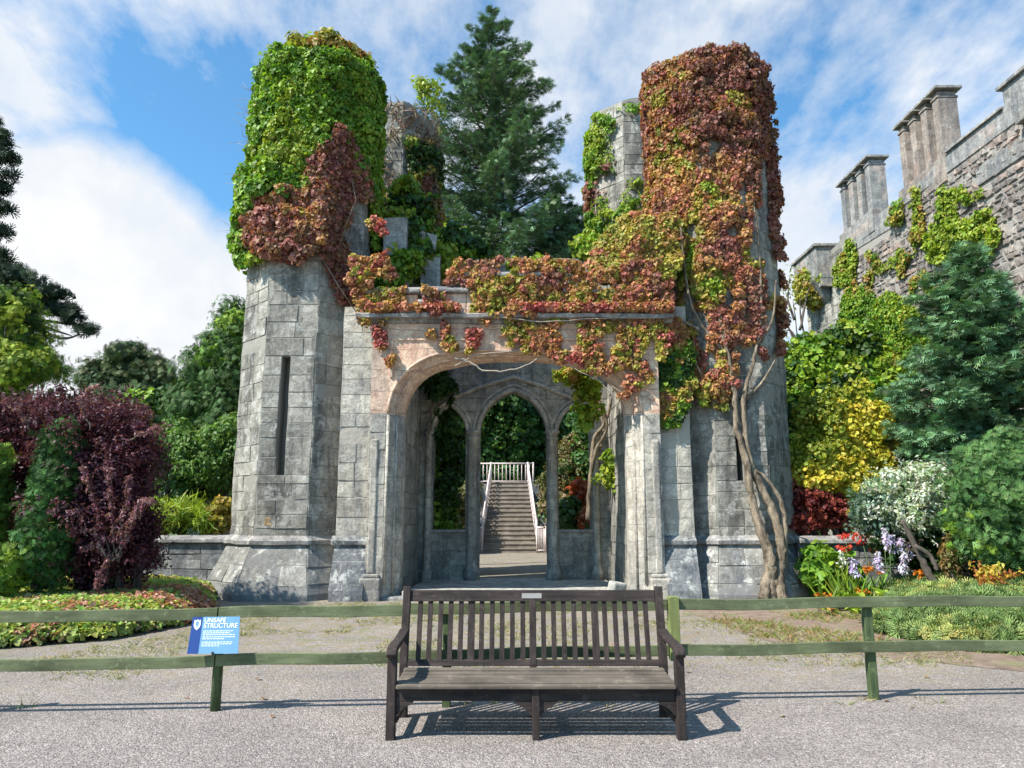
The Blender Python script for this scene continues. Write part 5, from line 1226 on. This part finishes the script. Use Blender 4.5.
L = Leaves(); n = 90; x = rng.uniform(-3, 7, n); y = rng.uniform(6.3, 14.3, n); k = fbm(np.stack([x, y, 0*x], 1), .8, 2) > .45; x, y = x[k], y[k]
L.add(np.stack([x, y, 0*x+.012], 1), np.array([0, 0, 1.])+.3*rng.normal(size=(len(x), 3)), rng.normal(size=(len(x), 3))*[1, 1, .1], .03+.03*rng.random(len(x)), jitter(pal(len(x), [(.26, .15, .08), (.24, .17, .10), (.28, .12, .07)])))
tag(L.build('fallen_leaves', 'ivy', M_LEAF), 'scattered small rusty fallen leaves on the gravel', 'leaves', kind='stuff')

# ---------- right border plants ----------
YEL = [(.60, .50, .05), (.66, .56, .08), (.46, .44, .05)]
bushy('leafy_bush', 'bright green leafy bush between the right tower and the castle wall', 'shrub', [ball(812, 372, 27, 34, 34, 170), ball(852, 355, 28, 28, 34, 110), ball(800, 400, 26, 24, 36, 90), ball(835, 400, 26, 40, 30, 110), ball(880, 395, 27, 30, 40, 80), ball(800, 450, 26, 30, 36, 80)], [GREEN, YGRN, DGREEN], [.55, .66], .17, 64, seed=71, r=(.25, .55))
bushy('golden_shrub', 'large golden yellow shrub right of the gatehouse tower', 'shrub', [ball(838, 425, 15.95, 44, 36, 300, .4), ball(862, 460, 15.95, 38, 46, 280, .4), ball(818, 470, 15.95, 28, 30, 120, .45), ball(872, 500, 15.9, 26, 34, 170, .5)], [YEL, YEL, [(.22, .26, .03)]], [.5, .6], .075, 80, seed=72, r=(.11, .26), up=.5)
MAP = [(.16, .025, .025), (.22, .04, .03), (.11, .02, .02)]
bushy('red_maple', 'low spreading dark red maple above the right garden wall', 'shrub', [ball(812, 500, 15.9, 28, 12, 130, .4), ball(800, 518, 15.9, 26, 14, 90, .3), ball(836, 520, 15.9, 20, 8, 60, .3)], [MAP, [(.30, .07, .05)]], [.66], .065, 70, seed=73, r=(.09, .2), flat=.5, droop=.8)
bushy('yew_bush', 'upright mid-green yew bush at the right edge under the big conifer', 'conifer', [ball(992, 512, 12.2, 38, 50, 230), ball(1010, 475, 12.3, 22, 34, 90), ball(976, 486, 12.2, 12, 30, 70), ball(992, 472, 12.2, 10, 24, 50), ball(1025, 530, 12.2, 30, 44, 90)], [[(.07, .15, .045), (.11, .21, .06)], GREEN], [.66], .095, 95, shape='sprig', mat=M_NEEDLE, seed=74, r=(.12, .26), droop=-.9)
WHT = [(.50, .55, .42), (.62, .64, .56), (.26, .36, .18)]
bushy('variegated_shrub', 'white variegated shrub between the golden shrub and the yew', 'shrub', [ball(915, 495, 13.9, 42, 26, 210, .6), ball(912, 516, 13.8, 38, 20, 130, .5), ball(935, 480, 14, 26, 18, 90, .5)], [WHT, [(.10, .18, .08), (.4, .5, .3)]], [.56], .08, 60, seed=75, shape='oval', r=(.09, .2))
bushy('grey_green_shrub', 'grey-green shrub on the left of the white variegated shrub', 'shrub', [ball(876, 512, 14.2, 20, 22, 110, .5)], [[(.09, .15, .10), (.13, .2, .13)]], [], .09, 50, seed=76, shape='oval', r=(.12, .22))
bushy('variegated_shrub', 'second white variegated shrub cut off by the right edge beside the yew', 'shrub', [ball(1036, 478, 12.9, 20, 16, 50)], [WHT], [], .095, 50, seed=77, shape='oval', r=(.12, .2))
bushy('green_shrub', 'dark shrub low behind the lilac flowers', 'shrub', [ball(925, 548, 14.1, 50, 18, 170, .5), ball(975, 560, 13.4, 40, 18, 120)], [DGREEN, [(.09, .07, .05)]], [.55], .07, 60, seed=78, r=(.1, .22))
bushy('big_leaf_plant', 'mid-green leafy perennials against the right garden wall', 'plant', [ball(832, 572, 14.8, 24, 11, 60, .4), ball(815, 568, 14.9, 10, 10, 18, .3)], [GREEN, DGREEN], [.6], .15, 30, seed=79, r=(.1, .2), stems=False)
bushy('barberry_bush', 'small orange and yellow barberry rising from the juniper carpet', 'shrub', [ball(992, 583, 11.3, 11, 13, 40), ball(985, 600, 11.2, 9, 10, 20)], [[(.45, .16, .05), (.50, .34, .05)], [(.42, .40, .06)]], [.55], .07, 44, seed=80, shape='oval', r=(.06, .12))
bushy('rusty_plant', 'thin rusty brown plant standing in front of the dark shrub', 'plant', [ball(948, 560, 12.7, 7, 18, 24)], [[(.26, .16, .06), (.2, .2, .06)]], [], .07, 40, seed=81, shape='oval', r=(.06, .1))
def hosta(px, py, Y, k, lab, cols, size=.28, n=36, grp='leafy border clumps'):
    q = P(px, py, Y); o = plant('leafy_clump', (q.x, Y, 0), lab, 'plant', grp); L = Leaves(); a = rng.random(n)*6.28; r = rng.random(n)
    t = np.stack([np.cos(a), np.sin(a), .9-1.0*r], 1); L.add(np.tile([q.x, Y, .03], (n, 1))+np.stack([np.cos(a)*r*k*.5, np.sin(a)*r*k*.5, .18*(1-r)+.02], 1), np.array([0, 0, 1.])+.3*rng.normal(size=(n, 3)), t, size*(.7+.5*rng.random(n)), jitter(pal(n, cols))); L.build('leaves', 'oval', M_LEAF, o)
hosta(838, 600, 13.2, .5, 'lime green leafy clump nearest the creeper trunk', YGRN); hosta(868, 598, 13.0, .6, 'lime green leafy clump below the red flowers', YGRN, .32); hosta(893, 592, 13.0, .6, 'broad lime green clump under the lilac flowers', YGRN, .34); hosta(918, 588, 12.8, .5, 'mid-green clump right of the lilac flowers', GREEN, .3)
hosta(900, 625, 10.9, .5, 'small lime clump at the front edge of the juniper', YGRN, .2); hosta(930, 622, 11.0, .5, 'yellowish clump at the front of the juniper carpet', OLIV+YGRN, .2); hosta(822, 612, 12.6, .3, 'small green and orange seedling clump on the soil', GREEN+ORNG, .16, 24)
def flowers(name, lab, stalks, Y, col, leafcol, fs, kind, grp, cat='flower'):
    for (px, py, lb_) in stalks:
        q = P(px, py, Y); b = Vector((q.x+random.uniform(-.08, .08), Y+random.uniform(-.05, .05), 0)); o = plant(name, b, lb_, cat, grp); mb = MB(); m_ = b.lerp(q, .6)+Vector((random.uniform(-.05, .05), 0, 0)); mb.tube([b, m_, q], [.008, .006, .004], 5); mb.build('stem', M_STEM, o)
        L = Leaves(); 
        if kind == 'spray': c = np.array([[q.x+random.gauss(0, .07), Y+random.gauss(0, .04), q.z+random.gauss(0, .035)] for _ in range(7)]); L.clumps(c, .03, pal(7, col), 12, fs, jn=.5)
        else: c = np.array([[q.x+random.gauss(0, .03), Y+random.gauss(0, .03), q.z-.03*i] for i in range(10)]); L.clumps(c, .045, pal(10, col), 9, fs, droop=1.2)
        L.build('petals', 'oval', M_PETAL, o)
        L = Leaves(); n = 9; a = rng.random(n)*6.28; t = np.stack([np.cos(a)*.35, np.sin(a)*.35, np.ones(n)], 1); L.add(np.tile([b.x, b.y, 0.], (n, 1))+.03*rng.normal(size=(n, 3))*[1, 1, 0], np.cross(t, [0, 0, 1.])+.2*rng.normal(size=(n, 3)), t, (.35+.3*rng.random(n)), jitter(pal(n, leafcol))); L.build('leaves', 'blade', M_LEAF, o)
M_STEM = plain('green_stem', (.12, .18, .05), .7)
RD = [(.55, .05, .03), (.62, .08, .05)]
flowers('red_flower', '', [(846, 537, 'tallest left red flower spray above the garden wall'), (862, 540, 'larger red flower spray right of the tallest one'), (845, 547, 'lower left red flower spray in front of the wall coping'), (877, 548, 'right-hand red flower spray nearest the lilac spikes')], 14.4, RD, GREEN, .07, 'spray', 'red border flowers')
LIL = [(.55, .45, .72), (.66, .58, .80), (.75, .70, .85)]
flowers('lilac_flower', '', [(884, 529, 'tall pale lilac flower spike at the left of the lilac group'), (889, 535, 'full lilac spike in the middle of the group'), (900, 539, 'lilac spike with a rounded head toward the right'), (907, 545, 'rightmost lilac flower spike'), (878, 553, 'short drooping lilac spike on the left'), (902, 557, 'short lilac spike low on the right'), (853, 560, 'single white-lilac spike standing among the sword leaves')], 13.6, LIL, DGREEN, .075, 'spike', 'lilac border flowers')
flowers('white_flower', '', [(842, 552, 'single cream flower head beside the red flowers')], 14.2, [(.7, .7, .6)], GREEN, .05, 'spike', 'border flowers')
flowers('orange_flower', '', [(868, 570, 'orange flower halfway down among the green leaves'), (826, 597, 'small orange flower just above the fence rail'), (860, 593, 'small orange-yellow flower low in the lime leaves'), (918, 573, 'small orange bloom at the edge of the juniper')], 13.3, [(.62, .20, .02)], GREEN, .06, 'spray', 'orange border flowers')
L = Leaves(); n = 50; a = rng.random(n)*6.28; x = np.array([P(random.uniform(838, 880), 580, 13.9).x for _ in range(n)]); t = np.stack([np.cos(a)*.4, np.sin(a)*.4, np.ones(n)], 1)
sw = plant('sword_leaf_plant', (x.mean(), 13.9, 0), 'clump of long upright sword-shaped green leaves under the red flowers', 'plant'); L.add(np.stack([x, 13.9+.15*rng.normal(size=n), 0*x], 1), np.cross(t, [0, 0, 1.])+.4*rng.normal(size=(n, 3)), t, .45+.35*rng.random(n), jitter(pal(n, YGRN+GREEN))); o = L.build('leaves', 'blade', M_LEAF, sw)
mb = MB(); trunk(mb, [(902, 520), (915, 545), (925, 565), (935, 585)], [12.9]*4, [.03, .05, .06, .07]); trunk(mb, [(915, 545), (930, 556), (938, 570)], [12.8]*3, [.03, .04, .04])
tag(mb.build('dead_branch', M_BARK, None), 'leaning dead brown branch behind the lime leaves in the right border', 'branch')
# bare twiggy tree between tower and castle
tw = plant('sparse_tree', (P(800, 350, 30).x, 30, 0), 'thin nearly leafless tree against the sky right of the red tower', 'tree'); mb = MB(); L = Leaves()
for px in ([(800, 420), (802, 380), (798, 340), (793, 300)], [(802, 380), (797, 350), (788, 325), (783, 300)], [(801, 370), (806, 345), (800, 310), (803, 280)], [(800, 345), (790, 330), (784, 335)], [(800, 330), (806, 300), (810, 285)], [(795, 320), (788, 300), (790, 275)], [(800, 400), (790, 370), (783, 355)]):
    trunk(mb, px, [30]*len(px), list(np.linspace(.06, .012, len(px))), 4)
    c = np.array([P(px[-1][0]+random.gauss(0, 4), px[-1][1]+random.gauss(0, 8), 30) for _ in range(7)]); L.clumps(c, .22, pal(7, YGRN+[(.22, .24, .12)]), 9, .13)
mb.tube([P(800, 420, 30), (P(800, 350, 30).x, 30, 0)], [.06, .12], 6); mb.build('trunk', M_BARK, tw); L.build('crown', 'oval', M_LEAF, tw)

# ---------- behind the doorway ----------
def tree(name, lab, x, y, h, w, pals, thr, size, n, per, seed, grp='trees behind the gatehouse', z0=.35):
    return bushy(name, lab, 'tree', [(x, y, h*.62, w, w*.8, h*.38, n), (x-w*.45, y-.3, h*.5, w*.6, w*.6, h*.3, n//2), (x+w*.5, y-.2, h*.52, w*.55, w*.6, h*.3, n//2), (x, y-.4, h*.3, w*.9, w*.7, h*.28, n//2)], pals, thr, size, per, seed=seed, r=(.35, .75), group=grp)
TG = [(.08, .16, .045), (.10, .20, .06), (.06, .13, .04)]; TG2 = [(.10, .20, .04), (.14, .24, .05)]
tree('leafy_tree', 'dark leafy tree filling the left of the central arch', -2.2, 43, 12.0, 3.6, [TG, TG2, DGREEN], [.45, .66], .20, 260, 60, 91)
tree('leafy_tree', 'mid-green leafy tree seen at the right of the central arch', 3.2, 46, 10.5, 3.6, [TG, TG2, DGREEN], [.5, .64], .20, 250, 60, 92)
tree('leafy_tree', 'dark tree beyond the left window of the porch', -7.2, 40, 11.5, 3.6, [TG, TG2], [.5], .20, 200, 56, 93)
tree('leafy_tree', 'bright green tree beyond the right window of the porch', 6.2, 36, 9.2, 3.2, [TG2, TG], [.6], .19, 250, 60, 94)
tree('leafy_tree', 'very dark tree far behind the top of the stairs', .3, 52, 9.5, 4.0, [DGREEN], [], .34, 160, 36, 95)
BRN = [(.20, .17, .07), (.26, .20, .10), (.14, .14, .05)]
bushy('dry_hedge', 'brownish green dry hedge on the right flank of the garden stairs', 'hedge', [ball(556, 500, 34, 14, 34, 100), ball(572, 520, 32, 22, 24, 90), ball(580, 470, 36, 26, 36, 100)], [BRN, TG, BRN], [.5, .56], .12, 80, seed=96, r=(.25, .5))
bushy('dry_hedge', 'brownish green dry hedge on the left flank of the garden stairs', 'hedge', [ball(450, 515, 33, 16, 28, 110), ball(430, 510, 32, 26, 36, 110), ball(468, 498, 35, 8, 12, 30)], [BRN, TG, BRN], [.5, .56], .12, 80, seed=97, r=(.25, .5))
bushy('orange_maple', 'orange-red shrub framed low in the right window of the porch', 'shrub', [ball(582, 495, 26, 9, 12, 40), ball(588, 520, 25, 7, 6, 16)], [[(.50, .10, .04), (.42, .14, .06)]], [], .13, 44, seed=98, r=(.14, .26))
bushy('green_shrub', 'dark green shrub beneath the orange maple in the right window', 'shrub', [ball(568, 515, 25.5, 12, 12, 40), ball(590, 545, 24, 20, 16, 40)], [DGREEN, TG], [.5], .13, 40, seed=99, r=(.16, .28))
bushy('green_shrub', 'tall dark green shrub standing outside the left porch window', 'shrub', [ball(446, 450, 22.5, 12, 40, 70), ball(440, 510, 22.5, 16, 30, 60)], [DGREEN, TG2], [.55], .14, 44, seed=100, r=(.18, .32))
bushy('hedge', 'far hedge beyond the garden to the right of the gatehouse', 'hedge', [(14, 44, 3, 9, 2, 3.2, 160), (-14, 46, 3, 8, 2, 3.5, 140)], [DGREEN, TG], [.5], .35, 36, seed=101, r=(.6, 1.0))
# ---------- sky, sun, camera ----------
SD = Vector((-.74, -.46, 1.0)).normalized()          # towards the sun
el = math.asin(SD.z); az = math.atan2(SD.x, SD.y)
w = bpy.data.worlds.new('World'); sc.world = w; w.use_nodes = True; nt = w.node_tree; nt.nodes.clear()
class WN(NT):
    def __init__(s): s.t = nt
W = WN(); out = W.n('ShaderNodeOutputWorld'); bg = W.n('ShaderNodeBackground'); W.l(bg.outputs[0], out.inputs[0])
sky = W.n('ShaderNodeTexSky', sky_type='NISHITA', sun_disc=False); sky.sun_elevation = el; sky.sun_rotation = az
sky.air_density = 1.0; sky.dust_density = .6; sky.ozone_density = 1.6
STR = .13
tc = W.n('ShaderNodeTexCoord').outputs['Generated']
sep = W.n('ShaderNodeSeparateXYZ'); W.l(tc, sep.inputs[0])
zc_ = W.math('MAXIMUM', sep.outputs[2], .0)
den = W.math('ADD', zc_, .22)
cx = W.math('DIVIDE', sep.outputs[0], den); cy = W.math('DIVIDE', sep.outputs[1], den)
cmb = W.n('ShaderNodeCombineXYZ'); W.l(cx, cmb.inputs[0]); W.l(cy, cmb.inputs[1])
wispn = W.noise(cmb.outputs[0], 1.9, 8, .58, sc3=(1.0, .75, 1)); wisp = W.ramp(wispn, [(.44, 0.), (.74, 1.)])
fine = W.noise(cmb.outputs[0], 5.0, 8, .62, sc3=(1.1, .6, 1)); topl0 = 0
def dirn(px, py):
    u = (px-512)/FPX; v = (384-py)/FPX; return Vector((u, CP-v*SP, SP+v*CP)).normalized()
def blob(px, py, r0, r1):
    d = dirn(px, py); dp = W.n('ShaderNodeVectorMath', operation='DOT_PRODUCT'); nv = W.n('ShaderNodeVectorMath', operation='NORMALIZE'); W.l(tc, nv.inputs[0]); W.l(nv.outputs[0], dp.inputs[0]); dp.inputs[1].default_value = d
    mr = W.n('ShaderNodeMapRange', interpolation_type='SMOOTHSTEP'); mr.inputs['From Min'].default_value = math.cos(r1); mr.inputs['From Max'].default_value = math.cos(r0); W.l(dp.outputs['Value'], mr.inputs[0]); return mr.outputs[0]
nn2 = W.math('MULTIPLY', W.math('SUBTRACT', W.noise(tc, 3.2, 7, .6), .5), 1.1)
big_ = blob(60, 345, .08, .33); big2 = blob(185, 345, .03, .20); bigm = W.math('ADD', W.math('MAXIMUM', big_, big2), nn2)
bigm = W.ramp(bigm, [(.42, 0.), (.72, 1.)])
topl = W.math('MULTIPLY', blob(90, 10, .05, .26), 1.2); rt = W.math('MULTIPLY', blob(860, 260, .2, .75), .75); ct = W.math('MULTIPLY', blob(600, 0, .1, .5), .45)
fwd = blob(512, 200, .9, 1.6); bias = W.math('ADD', W.math('MAXIMUM', topl, W.math('MAXIMUM', rt, ct)), W.math('MULTIPLY', W.math('SUBTRACT', fwd, 1.0), 1.1))  # cloud thinned in the unseen sky outside the view, to lower ambient fill
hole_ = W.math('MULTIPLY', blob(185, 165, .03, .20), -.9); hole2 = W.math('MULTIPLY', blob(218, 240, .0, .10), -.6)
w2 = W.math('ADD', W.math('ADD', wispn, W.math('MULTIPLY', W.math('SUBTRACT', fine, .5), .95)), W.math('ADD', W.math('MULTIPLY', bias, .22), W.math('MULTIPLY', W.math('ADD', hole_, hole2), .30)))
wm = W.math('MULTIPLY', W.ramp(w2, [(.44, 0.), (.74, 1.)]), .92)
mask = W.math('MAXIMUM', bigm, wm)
low = W.ramp(sep.outputs[2], [(.0, .6), (.16, .0)])
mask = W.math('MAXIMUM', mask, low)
skyc = W.mix(1.0, sky.outputs[0], (SKYT if 'SKYT' in globals() else (.58, .98, 1.10)), 'MULTIPLY')
shade = W.ramp(W.noise(tc, 3.4, 8, .6), [(.36, (.40/STR, .455/STR, .53/STR)), (.5, (.52/STR, .54/STR, .565/STR)), (.62, (.60/STR, .605/STR, .61/STR))])
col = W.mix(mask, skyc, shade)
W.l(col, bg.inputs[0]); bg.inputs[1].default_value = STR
sun = bpy.data.lights.new('sun', 'SUN'); sun.energy = 5.0; sun.angle = R(.53); sun.color = (1, .955, .88)
so = bpy.data.objects.new('sun', sun); COL.objects.link(so); so.rotation_euler = (-SD).to_track_quat('-Z', 'Y').to_euler(); so.location = SD*60
cam = bpy.data.cameras.new('camera'); cam.sensor_width = 36; cam.lens = 36*FPX/1024; cam.clip_end = 2000; cam.clip_start = .05
co = bpy.data.objects.new('camera', cam); COL.objects.link(co); co.location = (0, 0, EYE); co.rotation_euler = (math.pi/2+PITCH, 0, 0); sc.camera = co
sc.view_settings.view_transform = 'Standard'; sc.view_settings.look = 'None'; sc.view_settings.exposure = 0.8; sc.view_settings.gamma = 1
sc.view_settings.use_curve_mapping = False
sc.cycles.max_bounces = 5; sc.cycles.diffuse_bounces = 2; sc.cycles.transmission_bounces = 4; sc.cycles.use_denoising = True
